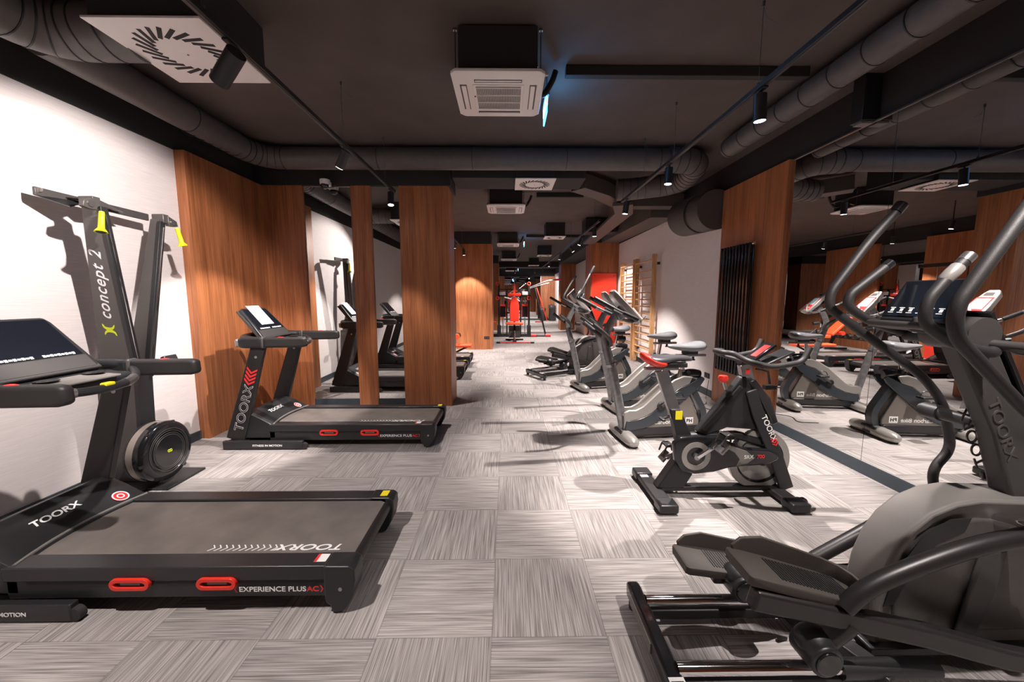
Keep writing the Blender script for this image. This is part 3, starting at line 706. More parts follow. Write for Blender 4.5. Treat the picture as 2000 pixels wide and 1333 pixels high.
for yy, xx in ((-.265, .13), (.30, .10)):
    s = 1 if yy > 0 else -1
    h = MB().box((xx - .045, yy - .026, 2.07), (xx + .05, yy + .026, 2.14)); h.build('pulley_housing', 'arm', t, .004)
    MB().prism([(yy + s * .01, 2.13), (yy + s * .09, 2.10), (yy + s * .10, 2.06), (yy + s * .06, 2.05), (yy + s * .01, 2.05)], xx + .03, xx + .06, 'x').build('pulley_arm', 'arm', t, .003)
    MB().cyl((xx + .03, yy + s * .05, 2.085), (xx + .068, yy + s * .05, 2.085), .022).build('pulley', 'steel', t)
    c = V((xx + .085, yy + s * .055 if s > 0 else yy - .01, 2.04)); dr = V((.01, s * .03, -.14))
    g = MB().tube([c, c + dr * .1, c + dr * .5, c + dr * .8, c + dr * .93, c + dr], .015, n=16, rad=[.014, .0155, .0165, .017, .030, .036]).build('handle', 'lime', t)
    MB().cyl(c + dr * 1.001, c + dr * 1.01, .026).build('handle_end', 'matte', g)
d = V((.12, -.205, 1.26)).normalized(); 
al = V((0.0, -.21, 1.26)); n_ = V((1, 0, 0)).cross(al).normalized(); dirx = V((.15, -.21, 1.26)).normalized()
upv = -(V((1, 0, 0)) - dirx * V((1, 0, 0)).dot(dirx)).normalized()
def onplate(z, x): f = (z - .84) / 1.26; return V((x, -.035 - .21 * f - .0155, z))
txt('concept 2', .115, onplate(1.30, .045), dirx, upv, 'print_', t, shear=.35, sx=.95, bold=.0008, space=1.12)
b = MB()
for q, sg in ((1.19, 1), (1.262, -1)):
    rings = []
    cc = onplate(q, .01); 
    o_ = [cc + dirx * (.04 * math.cos(R(a)) * sg) + upv * .044 * math.sin(R(a)) for a in range(-100, 101, 20)]
    i_ = [cc + dirx * (.012 * math.cos(R(a)) * sg + .006 * sg) + upv * .032 * math.sin(R(a)) for a in range(100, -101, -20)]
    P_ = o_ + i_; n = len(o_)
    for k in range(n - 1):
        f = [o_[k], o_[k + 1], i_[n - 2 - k], i_[n - 1 - k]]
        b.ring_loft([f, [p + V((0, -.0012, 0)) for p in f]])
b.build('logo_print', 'lime', t, sm=False)
# flywheel
c = V((.23, -.05, .27))
fw = MB().lathe([(.19, -.10), (.225, -.085), (.232, -.06)], c, 'x', 40).build('flywheel_back', 'matte', t, .003)
MB().lathe([(.228, -.058), (.228, .0)], c, 'x', 40).build('flywheel_mesh', 'mesh', t)
w_ = MB().lathe([(.233, -.004), (.235, .02), (.228, .045), (.208, .062), (.17, .064), (.165, .058), (.14, .058), (.135, .066), (.0, .066)], c, 'x', 48).build('flywheel_cover', 'gloss', t)
b = MB()
for rr in (.158, .172, .14, .125): b.torus(c + V((.066, 0, 0)), rr, .0028, 'x', 40, 6)
b.build('cover_rings', 'dgrey', w_)
b = MB()
for k in range(6):
    a = R(k * 60 + 10); p = c + V((.05, .205 * math.cos(a), .205 * math.sin(a))); q = c + V((.04, .233 * math.cos(a), .233 * math.sin(a)))
    b.bar([p, q], .02, .02, up=(1, 0, 0))
b.build('cover_ribs', 'black', w_)
b = MB()
for s in (-1, 1):
    b.torus(c + V((.068, s * .009, 0)), .009, .003, 'x', 12, 6)
b.build('hub_logo', 'lime', w_)
MB().bar([c + V((-.09, -.16, -.26)), c + V((-.09, .16, -.26))], .12, .02, up=(0, 0, 1)).build('wheel_foot', 'matte', t)
MB().bar([(.13, .04, .93), (.22, .12, .98)], .015, .02).build('monitor_arm', 'matte', t)
MB().box((.20, .06, .95), (.235, .18, 1.00), Matrix.Rotation(R(-20), 4, 'Y')).build('monitor', 'black', t, .008)

# ------------------------------------------------------------ upright exercise bikes (front foot at x=0, user faces -x)
def bike(loc, rz, label):
    t = root('exercise_bike', loc, label, 'exercise bike', 'silver upright exercise bikes', rz)
    # feet
    for x, nm in ((0, 'front_foot'), (.82, 'rear_foot')):
        b = MB(); ys = [-.30, -.285, -.24, -.13, .13, .24, .285, .30]; rr = [.014, .042, .060, .066, .066, .060, .042, .014]
        b.ring_loft([[(x + r_ * 1.15 * math.cos(a), y, .054 + min(r_ * math.sin(a), .062) if math.sin(a) > 0 else .054 + max(r_ * math.sin(a), -.040)) for a in [2 * math.pi * k / 16 for k in range(16)]] for y, r_ in zip(ys, rr)])
        f = b.build(nm, 'silver', t, 0, sub=1)
        MB().box((x - .04, -.26, 0), (x + .04, .26, .02)).build('foot_pad', 'rubber', f, .006)
        MB().bar([(x, -.105, .058), (x, .105, .058)], .128, .1).build('foot_band', 'matte', f, .02, seg=3)
    # main mast
    P = [(0.01, 0, .08), (-.055, 0, .38), (-.13, 0, .70), (-.205, 0, .96), (-.215, 0, 1.09), (-.15, 0, 1.24), (-.06, 0, 1.36)]
    pts = smooth_path(P, 5)
    MB().tube(pts, .05, n=20, rad=[.050 - .012 * i / len(pts) for i in range(len(pts))], flat=.62).build('mast', 'mastm', t)
    MB().tube([(-.145, 0, .77), (-.155, 0, .80)], .055, n=20, flat=.66).build('mast_joint', 'steel', t)
    # lower housing
    sil = [(-.02, .12), (-.03, .30), (.02, .325), (.10, .325), (.17, .36), (.27, .45), (.38, .55), (.50, .63), (.60, .665), (.70, .655), (.66, .58), (.55, .54), (.44, .45), (.36, .37), (.27, .29), (.16, .235), (.06, .215), (-.0, .21)]
    body = [(-.02, .12), (-.03, .27), (.10, .28), (.25, .38), (.42, .53), (.56, .62), (.64, .56), (.80, .19), (.80, .13)]
    h = MB().prism(body, -.058, .058).build('housing', 'champ', t, .012, seg=3)
    MB().prism([(-.02, .055), (-.02, .12), (.05, .135), (.77, .135), (.80, .11), (.80, .07), (.77, .045)], -.064, .064).build('housing_base', 'black', t, .012)
    MB().prism([(.03, .035), (.03, .06), (.90, .06), (.90, .035)], -.05, .05).build('base_rail', 'frame', t, .006)
    for s in (-1, 1):
        y0, y1 = (-.078, -.05) if s < 0 else (.05, .078)
        MB().prism(sil, y0, y1).build('silver_cover', 'silver', t, .012, seg=3)
        band = [(-.01, .10), (.0, .215), (.06, .215), (.16, .235), (.27, .29), (.36, .37), (.44, .45), (.55, .54), (.66, .58), (.73, .62), (.80, .655), (.83, .63), (.80, .58), (.72, .50), (.60, .40), (.47, .28), (.33, .185), (.2, .13)]
        MB().prism(band, y0 + .003 * (s < 0), y1 - .003 * (s > 0)).build('slate_band', 'slate', t, .008)
        MB().tube(fillet([(.655, s * .06, .52), (.815, s * .06, .18), (.79, s * .06, .11)], .03), .006, n=6).build('edge_trim', 'dark', t)
        c = V((.36, s * .085, .36)); a = R(35) if s < 0 else R(215)
        MB().cyl(c - V((0, s * .012, 0)), c + V((0, s * .012, 0)), .042).build('crank_hub', 'matte', t, .004)
        e = c + V((.17 * math.cos(a), s * .02, .17 * math.sin(a)))
        cr = MB().bar([c + V((0, s * .014, 0)), e], .014, .026, up=(0, 0, 1)).build('crank', 'dgrey', t, .004)
        pd = MB().box((e.x - .055, e.y + s * .01 - (.09 if s < 0 else 0), e.z - .011), (e.x + .055, e.y + s * .01 + (.09 if s > 0 else 0), e.z + .011)).build('pedal', 'matte', t, .006)
        MB().torus((e.x, e.y + s * .055, e.z + .015), .05, .005, 'y', 20, 6, 0, 180).build('pedal_strap', 'black', pd)
    MB().bar(fillet([(.82, 0, .07), (.875, 0, .25), (.70, 0, .56), (.62, 0, .62)], .10, 8), .085, .062, up=(1, 0, .2)).build('rear_leg', 'slate', t)
    MB().tube(fillet([(.60, 0, .66), (.72, 0, .68), (.80, 0, .66)], .05), .05, n=14, flat=1).build('tail_cover', 'gloss', t)
    MB().tube([(.60, 0, .62), (.615, 0, .72)], .036, n=16, rad=[.04, .032]).build('post_collar', 'silver', t)
    MB().cyl((.61, 0, .66), (.64, 0, .86), .021).build('seat_post', 'chrome', t)
    MB().box((.545, -.022, .855), (.86, .022, .88)).build('seat_slider', 'steel', t, .004)
    MB().cyl((.73, 0, .825), (.73, 0, .857), .012).cyl((.73, 0, .815), (.73, 0, .828), .020).build('adjust_knob', 'matte', t)
    MB().cyl((.655, -.03, .70), (.655, -.065, .70), .018).build('height_knob', 'black', t)
    # saddle
    b = MB(); S_ = [(.445, .012, .965, .012), (.47, .028, .962, .022), (.53, .04, .955, .032), (.60, .058, .952, .042), (.67, .095, .95, .052), (.74, .122, .955, .058), (.80, .115, .965, .055), (.835, .07, .97, .04), (.845, .02, .972, .015)]
    b.ring_loft([[(x, hw * math.cos(a), z + hh * math.sin(a) * (1 if math.sin(a) > 0 else .9)) for a in [2 * math.pi * k / 20 for k in range(20)]] for x, hw, z, hh in S_])
    b.build('saddle', 'saddle', t, 0, sub=1)
    MB().box((.62, -.04, .88), (.76, .04, .915)).build('saddle_clamp', 'matte', t, .006)
    # console
    c0, c1 = V((.10, 0, 1.235)), V((-.165, 0, 1.53)); d = (c1 - c0).normalized(); n_ = V((d.z, 0, -d.x))
    b = MB(); rings = []
    for f, hw, th in ((0, .11, .02), (.08, .125, .035), (.45, .115, .05), (.9, .075, .045), (1, .05, .02)):
        p = c0.lerp(c1, f); rings.append([p + V((0, hw * sx, 0)) + n_ * q for sx, q in ((-1, .006), (-.8, .016), (.8, .016), (1, .006), (.85, -th), (-.85, -th))])
    con = b.ring_loft(rings).build('console', 'silver', t, .008, seg=3)
    def face(f0, f1, w0, w1, m, off, nm, par=con):
        a_, b_ = c0.lerp(c1, f0) + n_ * (.0165 + off), c0.lerp(c1, f1) + n_ * (.0165 + off)
        return MB().ring_loft([[a_ + V((0, -w0, 0)) + n_ * k, a_ + V((0, w0, 0)) + n_ * k, b_ + V((0, w1, 0)) + n_ * k, b_ + V((0, -w1, 0)) + n_ * k] for k in (0, .0015)]).build(nm, m, par, 0, sm=False)
    face(.10, .74, .098, .08, 'redp', 0, 'red_panel'); face(.34, .70, .082, .066, 'label', .001, 'panel_frame'); face(.38, .67, .068, .056, 'screen', .002, 'display')
    face(.80, .9, .045, .04, 'dgrey', 0, 'top_display'); 
    b = MB()
    for k in range(5):
        p = c0.lerp(c1, .2) + n_ * .019 + V((0, -.06 + k * .03, 0)); b.bar([p - V((0, .008, 0)), p + V((0, .008, 0))], .012, .003, up=n_)
    b.build('keys', 'white', con)
    MB().bar([c0.lerp(c1, .35) - n_ * .02, V((-.11, 0, 1.26))], .07, .10, up=(0, 1, 0)).build('console_neck', 'mastm', t, .01)
    b = MB().bar([c0 + n_ * .012 + V((.0, -.1, .0)), c0 + n_ * .04 + V((.02, -.1, .02))], .006, .006); b.bar([c0 + V((0, -.1, 0)) + n_ * .02, c0.lerp(c1, .3) + n_ * .05], .02, .008).bar([c0 + V((0, .1, 0)) + n_ * .02, c0.lerp(c1, .3) + n_ * .05], .02, .008)
    b.build('book_holder', 'silver', con)
    # looped handlebar
    hb = fillet([(-.40, -.24, 1.445), (-.24, -.25, 1.36), (.04, -.245, 1.235), (.06, 0, 1.215), (.04, .245, 1.235), (-.24, .25, 1.36), (-.40, .24, 1.445)], .08, 7)
    hbar = MB().tube(hb, .0165, n=12).build('handlebar', 'steel', t)
    for s in (-1, 1): MB().tube([(-.425, s * .238, 1.458), (-.24, s * .25, 1.36)], .0205, n=12).build('grip', 'foam', hbar); MB().tube([(-.15, s * .249, 1.32), (.0, s * .247, 1.255)], .020, n=12).build('pulse_pad', 'matte', hbar)
    MB().bar([(-.1, 0, 1.26), (.05, 0, 1.215)], .06, .03).build('bar_clamp', 'mastm', t, .006)
    for s in (-1, 1):
        MB().tube(smooth_path([(-.40, s * .15, 1.205), (-.30, s * .14, 1.13), (-.2, s * .07, 1.05), (-.17, s * .03, .98)], 5), .022, n=12, rad=None, flat=.55).build('lower_grip', 'dgrey', t)
    MB().cyl((-.10, -.03, 1.06), (-.03, -.03, 1.05), .028).build('tension_knob', 'matte', t)
    txt('Carbon Bike', .062, (.30, -.0600, .165), (1, 0, 0), (0, 0, 1), 'print_', t, bold=.0008)
    txt('Carbon Bike', .062, (.75, .0600, .165), (-1, 0, 0), (0, 0, 1), 'print_', t, bold=.0008)
    for s in (-1, 1):
        x = .645 if s < 0 else .31
        Bx('logo_plate', (x, s * .0598 - .0006, .155), (x + .085, s * .0598 + .0006, .225), 'label', t, 0)
        txt('BH', .05, (x + (.010 if s < 0 else .075), s * .0606, .172), (-s, 0, 0), (0, 0, 1), 'dark', t, bold=.002)
    return t
bk = bike((1.20, 3.84, 0), 6, 'exercise bike nearest the camera, right behind the red-saddled indoor cycle')
copy_tree(bk, (1.37, 4.88, 0), 8, 'middle exercise bike of the three, partly behind the nearest bike')
copy_tree(bk, (1.15, 6.0, 0), 13, 'farthest exercise bike of the three, in front of the rear elliptical trainer')

# ------------------------------------------------------------ indoor cycle
t = root('indoor_cycle', (1.09, 2.72, 0), 'black indoor cycle with a red-tailed saddle and silver flywheel', 'indoor cycle')
O = V((1.09, 2.72, 0))
def L(pts): return [(x - 1.09, z) for x, z in pts]
for x, nm in ((0.0, 'rear_stabiliser'), (.90, 'front_stabiliser')):
    f = MB().box((x - .055, -.28, .022), (x + .055, .28, .062)).build(nm, 'frame', t, .01)
    for s in (-1, 1): MB().box((x - .066, s * .18 if s > 0 else -.30, .012), (x + .066, .30 if s > 0 else -.18, .074)).build('end_cover', 'black', f, .014, seg=3)
    MB().box((x - .03, -.27, 0), (x + .03, -.22, .02)).box((x - .03, .22, 0), (x + .03, .27, .02)).build('levelling_foot', 'rubber', f, .004)
Bx('foot_sticker', (-.04, .14, .0625), (.02, .20, .0635), 'label', t, 0)
for s in (-1, 1): MB().cyl((.975, s * .20 - .012, .04), (.975, s * .20 + .012, .04), .033).build('transport_wheel', 'gloss', t, .004)
Bx('base_beam', (.03, -.035, .035), (.88, .035, .072), 'frame', t, .01)
MB().prism(L([(1.10, .065), (1.30, .065), (1.36, .17), (1.36, .30), (1.25, .30)]), -.045, .045).build('rear_leg', 'matte', t, .008)
MB().prism(L([(1.18, .66), (1.25, .66), (1.36, .43), (1.40, .26), (1.27, .22), (1.24, .42)]), -.035, .035).build('seat_tube', 'matte', t, .006)
MB().bar([(.14, 0, .60), (.02, 0, .945)], .035, .085, up=(1, 0, 0)).build('seat_post', 'steel', t, .004)
Bx('yellow_sticker', (.125, -.0368, .585), (.175, -.0352, .65), 'yellow', t, 0)
MB().tube([(.05, 0, .58), (.10, 0, .60)], .01).box((.03, -.04, .57), (.055, .04, .585)).build('seat_lever', 'matte', t, .003)
MB().box((-.10, -.022, .945), (.14, .022, .965)).build('saddle_rail', 'steel', t, .004)
MB().box((.05, -.03, .965), (.20, .03, 1.0)).build('saddle_clamp', 'matte', t, .008)
b = MB(); S_ = [(-.11, .05, 1.045, .018), (-.09, .085, 1.035, .03), (-.04, .10, 1.02, .038), (.02, .09, 1.022, .034), (.08, .055, 1.03, .028), (.15, .036, 1.032, .024), (.21, .028, 1.028, .022), (.245, .012, 1.02, .012)]
sd = b.ring_loft([[(x, hw * math.cos(a), z + hh * math.sin(a)) for a in [2 * math.pi * k / 20 for k in range(20)]] for x, hw, z, hh in S_]).build('saddle', 'saddle2', t, 0, sub=1)
b = MB(); b.ring_loft([[(x, (hw + .004) * math.cos(a), z - .004 + (hh + .005) * math.sin(a)) for a in [2 * math.pi * k / 20 for k in range(20)]] for x, hw, z, hh in [(-.135, .02, 1.06, .012), (-.12, .055, 1.05, .026), (-.08, .088, 1.03, .034), (-.03, .1, 1.008, .034), (.03, .085, 1.0, .026), (.05, .04, .998, .01)]]).build('red_tail', 'red', sd, 0, sub=1)
# drive side cover
cov = L([(1.19, .42), (1.21, .28), (1.27, .205), (1.36, .185), (1.50, .20), (1.62, .235), (1.90, .255), (1.97, .29), (1.97, .335), (1.90, .37), (1.70, .385), (1.60, .43), (1.50, .465), (1.36, .475), (1.24, .465)])
cv = MB().prism(cov, -.075, -.035).build('chain_cover', 'gloss', t, .014, seg=3)
MB().prism(L([(1.55, .40), (1.64, .35), (1.68, .30), (1.66, .25), (1.74, .27), (1.79, .31), (1.73, .36), (1.62, .40)]), -.078, -.072).build('cover_flash', 'grey', cv, .002)
MB().lathe([(.068, -.080), (.105, -.080), (.105, -.074), (.068, -.074)], (.27, 0, .325), 'y', 40, True).build('cover_ring', 'silver', cv)
MB().cyl((.27, -.1, .325), (.27, .1, .325), .022).build('bottom_axle', 'steel', t)
for s, ang in ((-1, 38), (1, 218)):
    a = R(ang); c = V((.27, s * .10, .325)); e = c + V((.165 * math.cos(a), s * .015, .165 * math.sin(a)))
    MB().bar([c, e], .016, .03, up=(0, 0, 1)).build('crank', 'chrome', t, .006)
    y0, y1 = (e.y + s * .012, e.y + s * .10); y0, y1 = min(y0, y1), max(y0, y1)
    pd = MB().box((e.x - .04, y0, e.z - .012), (e.x + .05, y1, e.z + .012), Matrix.Rotation(R(-50), 4, 'Y')).build('pedal', 'steel', t, .006)
    b = MB().tube(smooth_path([(e.x - .02, y0, e.z + .03), (e.x + .01, y0, e.z + .10), (e.x + .06, y0 + .01, e.z + .09), (e.x + .08, y0 + .01, e.z + .03)], 4), .007, n=8).tube(smooth_path([(e.x - .02, y1, e.z + .03), (e.x + .01, y1, e.z + .10), (e.x + .06, y1 - .01, e.z + .09), (e.x + .08, y1 - .01, e.z + .03)], 4), .007, n=8)
    b.box((e.x + .0, y0, e.z + .085), (e.x + .06, y1, e.z + .10)); b.build('toe_cage', 'frame', pd)
# flywheel
c = (.775, 0, .27)
fw = MB().lathe([(.175, -.022), (.222, -.022), (.228, -.015), (.228, .015), (.222, .022), (.175, .022)], c, 'y', 56, True).build('flywheel', 'silver', t)
MB().lathe([(.160, -.014), (.176, -.024), (.176, .024), (.160, .014)], c, 'y', 56, True).build('flywheel_rim', 'gloss', fw)
MB().lathe([(.0, -.010), (.172, -.010), (.172, .010), (.0, .010)], c, 'y', 48).build('flywheel_disc', 'silver', fw)
MB().lathe([(.0, -.06), (.03, -.06), (.04, -.02), (.04, .02), (.03, .06), (.0, .06)], c, 'y', 24).build('flywheel_hub', 'frame', fw)
for s in (-1, 1):
    MB().bar([(.97, s * .05, .06), (.86, s * .05, .34), (.72, s * .05, .62), (.66, s * .035, .80)], .022, [.10, .095, .085, .08], up=(1, 0, .3)).build('front_fork', 'matte', t, .006)
MB().bar([(.46, 0, .44), (.36, 0, .50)], .05, .05).build('frame_joint', 'frame', t, .01)
MB().bar([(.14, 0, .44), (.60, 0, .455), (.80, 0, .40)], .06, .06).build('middle_beam', 'matte', t, .014)
MB().prism(L([(1.38, .49), (1.45, .455), (1.60, .52), (1.85, .50), (1.80, .80), (1.76, .90), (1.68, .90), (1.64, .84)]), -.032, .032).build('head_frame', 'matte', t, .014, seg=3)
MB().bar([(.33, 0, .495), (.60, 0, .83)], .075, .05, up=(0, 0, 1)).build('down_tube', 'frame', t, .016, seg=3)
MB().prism(L([(1.78, .88), (1.90, .74), (1.97, .56), (1.93, .54), (1.84, .70), (1.74, .86)]), -.04, .04).build('front_guard', 'gloss', t, .008)
MB().cyl((.50, 0, .80), (.48, 0, .86), .012).build('brake_rod', 'steel', t)
MB().lathe([(.0, .03), (.028, .026), (.035, .008), (.03, -.012), (.018, -.022), (0, -.024)], (.475, 0, .875), 'z').build('brake_knob', 'red', t)
MB().bar([(.655, 0, .86), (.62, 0, .99)], .045, .085, up=(1, 0, 0)).build('handlebar_post', 'steel', t, .006)
Bx('post_print', (.625, -.0236, .915), (.652, -.0228, .955), 'redp', t, 0, )
MB().box((.58, -.03, .985), (.72, .03, 1.02)).build('bar_clamp', 'matte', t, .006)
hb = fillet([(.90, -.24, 1.14), (.86, -.24, 1.04), (.66, -.235, 1.005), (.52, -.20, 1.04), (.50, -.06, 1.075), (.42, -.05, 1.08), (.42, .05, 1.08), (.50, .06, 1.075), (.52, .20, 1.04), (.66, .235, 1.005), (.86, .24, 1.04), (.90, .24, 1.14)], .05, 6)
MB().tube(hb, .019, n=14).build('handlebar', 'foam', t)
MB().tube([(.60, -.235, 1.01), (.60, .235, 1.01)], .014, n=12).build('cross_tube', 'matte', t)
MB().ring_loft([[V((.655, -.06, 1.03)), V((.655, .06, 1.03)), V((.80, .06, 1.14)), V((.80, -.06, 1.14))], [V((.668, -.06, 1.012)), V((.668, .06, 1.012)), V((.815, .06, 1.12)), V((.815, -.06, 1.12))]]).build('console', 'gloss', t, .005)
MB().ring_loft([[V((.675, -.045, 1.0465)), V((.675, .02, 1.0465)), V((.775, .02, 1.1225)), V((.775, -.045, 1.1225))], [V((.675, -.045, 1.048)), V((.675, .02, 1.048)), V((.775, .02, 1.124)), V((.775, -.045, 1.124))]]).build('console_print', 'redp', t, 0)
MB().ring_loft([[V((.74, -.07, 1.0)), V((.74, .07, 1.0)), V((.93, .07, 1.09)), V((.93, -.07, 1.09))], [V((.75, -.07, .985)), V((.75, .07, .985)), V((.94, .07, 1.075)), V((.94, -.07, 1.075))]]).build('tablet_tray', 'black', t, .005)
MB().tube([(.71, 0, .95), (.80, 0, .93), (.82, 0, .84)], .008).box((.78, -.02, .80), (.86, .02, .83)).build('resistance_arm', 'matte', t)
d = V((-.14, 0, .29)).normalized(); 
txt('TOORX', .055, (.732, -.0640, .615), (.14, 0, -.275), (.275, 0, .14), 'label', t, sx=1.1, bold=.0004)
b = MB(); dd = V((.14, 0, -.275)).normalized(); uu = V((.275, 0, .14)).normalized(); o0 = V((.818, -.0640, .43))
for i in range(3):
    for q in (1, -1):
        p = o0 + dd * i * .02 + uu * .022; pts = [p, p + dd * .01, p - dd * .012 + uu * q * .022, p - dd * .022 + uu * q * .022]
        b.ring_loft([pts, [k + V((0, -.001, 0)) for k in pts]])
b.build('red_chevrons', 'redp', t, sm=False)
txt('SRX', .038, (.62, -.0795, .305), (1, 0, .02), (0, 0, 1), 'label', t, bold=.0003); txt('700', .038, (.712, -.0795, .308), (1, 0, .02), (0, 0, 1), 'redp', t, bold=.0006)

# ------------------------------------------------------------ elliptical trainers (rear bar at x=0)
def W(pts, y): return [(x - .6, y, z) for x, z in pts]
def elliptical(loc, label):
    t = root('elliptical_trainer', loc, label, 'elliptical trainer', 'black and grey elliptical trainers')
    # floor frame
    f = MB().bar([(.0, -.36, .075), (.0, -.30, .078), (.0, .24, .078), (.0, .28, .072)], .062, .075).build('rear_bar', 'gloss', t, .016, seg=3)
    for y in (-.33, .24): MB().cyl((0, y, 0), (0, y, .042), .025).build('levelling_foot', 'rubber', f)
    Bx('rating_sticker', (-.028, -.30, .116), (.028, -.20, .1168), 'label', f, 0)
    b = MB()
    for k in range(9): b.box((-.022, -.295 + k * .0095, .1168), (.022, -.291 + k * .0095, .1172))
    b.build('sticker_print', 'dark', f, sm=False)
    MB().box((-.035, -.05, .055), (-.030, .20, .10)).build('rear_reflector', 'grey', f)
    for y in (-.165, .155):
        MB().tube([(.02, y, .112), (.74, y, .112)], .024, n=16).build('chrome_rail', 'chrome', t)
        MB().box((.02, y - .022, .035), (.76, y + .022, .08)).build('rail_support', 'matte', t, .006)
    for x in (.74,): MB().bar([(x - .09, .19, .07), (x + .06, -.20, .07)], .075, .07).build('middle_crossbar', 'frame', t, .008)
    MB().bar([(.72, 0, .06), (1.75, 0, .06)], .09, .07).build('centre_beam', 'frame', t, .01)
    MB().tube([(.62, -.165, .105), (.98, -.165, .105)], .034, n=16).build('rail_end', 'black', t)
    fb = MB().bar([(1.62, -.33, .06), (1.62, .33, .06)], .075, .07).build('front_bar', 'gloss', t, .014)
    MB().box((.86, -.055, .09), (.97, .0, .125)).build('stop_block', 'matte', t, .006)
    # flywheel housing
    y0, y1 = -.078, .078
    arc = [(.83, .10), (.83, .28), (.845, .40), (.88, .51), (.93, .59), (1.0, .655), (1.09, .695), (1.18, .71), (1.30, .705), (1.42, .70), (1.52, .64), (1.60, .54), (1.66, .40), (1.68, .25), (1.66, .10)]
    c = V((1.22, 0, .36)); inner = [(c.x + (x - c.x) * .86, c.z + (z - c.z) * .84) for x, z in arc]; deep = [(c.x + (x - c.x) * .80, c.z + (z - c.z) * .77) for x, z in arc]
    MB().ring_loft([[(x, y0 + .02, z) for x, z in inner], [(x, y0, z) for x, z in [(c.x + (x - c.x) * .97, c.z + (z - c.z) * .97) for x, z in arc]], [(x, y0 + .012, z) for x, z in arc], [(x, 0, z) for x, z in [(c.x + (x - c.x) * 1.01, c.z + (z - c.z) * 1.01) for x, z in arc]], [(x, y1 - .012, z) for x, z in arc], [(x, y1, z) for x, z in [(c.x + (x - c.x) * .97, c.z + (z - c.z) * .97) for x, z in arc]], [(x, y1 - .02, z) for x, z in inner]]).build('rim_shell', 'grey', t, .004)
    for s in (-1, 1):
        MB().prism(deep, s * .05, s * .070).build('side_shell', 'bshell', t, .012, seg=3)
        MB().prism([(.86, .27), (.90, .43), (.98, .56), (1.08, .63), (1.16, .635), (1.14, .58), (1.04, .53), (.96, .42), (.90, .28)], s * .069, s * .0722).build('dark_recess', 'matte', t)
        MB().prism([(1.20, .50), (1.30, .52), (1.27, .30), (1.22, .16), (1.14, .16)], s * .070, s * .09).build('crank_cover', 'dgrey', t, .01)
    MB().prism([(.80, .085), (.80, .12), (1.68, .12), (1.68, .085)], -.10, .10).build('shell_base', 'black', t, .006)
    # mast and console
    MB().ring_loft([[(1.36, -.04, .66), (1.55, -.04, .60), (1.55, .04, .60), (1.36, .04, .66)], [(1.25, -.036, .95), (1.39, -.036, .97), (1.39, .036, .97), (1.25, .036, .95)], [(1.04, -.034, 1.33), (1.15, -.034, 1.40), (1.15, .034, 1.40), (1.04, .034, 1.33)]]).build('mast', 'dgrey', t, .012, seg=3)
    MB().ring_loft([[(x, -.045, z), (x + .012, -.045, z + .008), (x + .012, .045, z + .008), (x, .045, z)] for x, z in ((1.555, .62), (1.395, .98), (1.155, 1.41))]).build('mast_edge', 'gloss', t, .002)
    txt('TOORX', .062, (1.20, -.0375, 1.08), (.46, 0, -1.0), (1, 0, .46), 'bshell', t, sx=1.2, ext=.0022)
    txt('TOORX', .062, (1.33, .0375, .80), (-.46, 0, 1.0), (-1, 0, -.46), 'bshell', t, sx=1.2, ext=.0022)
    MB().tube([(1.095, -.085, 1.335), (1.095, .085, 1.335)], .062, n=24).build('mast_head', 'dgrey', t)
    MB().tube([(1.13, -.20, 1.30), (1.13, .22, 1.30)], .018).build('fixed_handle_bracket', 'dgrey', t)
    ca, cb_ = V((.985, .07, 1.365)), V((1.085, .07, 1.535)); d = (cb_ - ca).normalized(); n_ = V((-d.z, 0, d.x))
    con = MB().ring_loft([[p + V((0, sy * hw, 0)) + n_ * k for sy, k in ((-1, .012), (1, .012), (1, -.03), (-1, -.03))] for p, hw in ((ca, .125), (ca.lerp(cb_, .2), .128), (ca.lerp(cb_, .9), .118), (cb_, .11))]).build('console', 'black', t, .012, seg=3)
    p0, p1 = ca.lerp(cb_, .12) + n_ * .0125, ca.lerp(cb_, .94) + n_ * .0125
    MB().ring_loft([[q + V((0, s * hw, 0)) + n_ * k for q, s, hw in ((p0, -1, .120), (p0, 1, .120), (p1, 1, .111), (p1, -1, .111))] for k in (0, .003)]).build('screen', 'glass', con, .001)
    for k in range(6):
        p = ca.lerp(cb_, .26) + n_ * .016 + V((0, .09 - k * .036, 0)); b = MB()
        b.bar([p - V((0, .010, 0)) + d * .01, p + V((0, .010, 0)) + d * .01], .003, .0015, up=n_).bar([p - V((0, .010, 0)) - d * .012, p + V((0, .010, 0)) - d * .012], .003, .0015, up=n_).bar([p - V((0, .007, 0)), p + V((0, .004, 0))], .012, .0015, up=n_)
        b.build('key_icon', 'print_', con, sm=False)
    MB().bar([ca - n_ * .0 + V((-.06, 0, .0)), ca + V((.05, 0, -.02))], .26, .025).build('console_tray', 'dgrey', t, .01)
    MB().bar([ca + V((0, 0, -.0)), V((1.09, 0, 1.35))], .07, .06).build('console_neck', 'dgrey', t, .008)
    # fixed handlebars
    for s, pts in ((1, [(1.78, 1.30), (1.58, 1.36), (1.47, 1.43), (1.475, 1.48), (1.64, 1.615)]), (-1, [(1.70, 1.27), (1.53, 1.31), (1.43, 1.38), (1.43, 1.455), (1.50, 1.545), (1.56, 1.61)])):
        y = .23 if s > 0 else -.12
        P = fillet([(1.16, s * .05, 1.30)] + [(x - .6, y, z) for x, z in pts], .09, 6)
        h = MB().tube(P, .0185, n=14).build('fixed_handle', 'foam', t)
        e = V(P[-1]); q = V(P[-2]) if (V(P[-2]) - e).length > .05 else V(P[-3]); dr = (q - e).normalized()
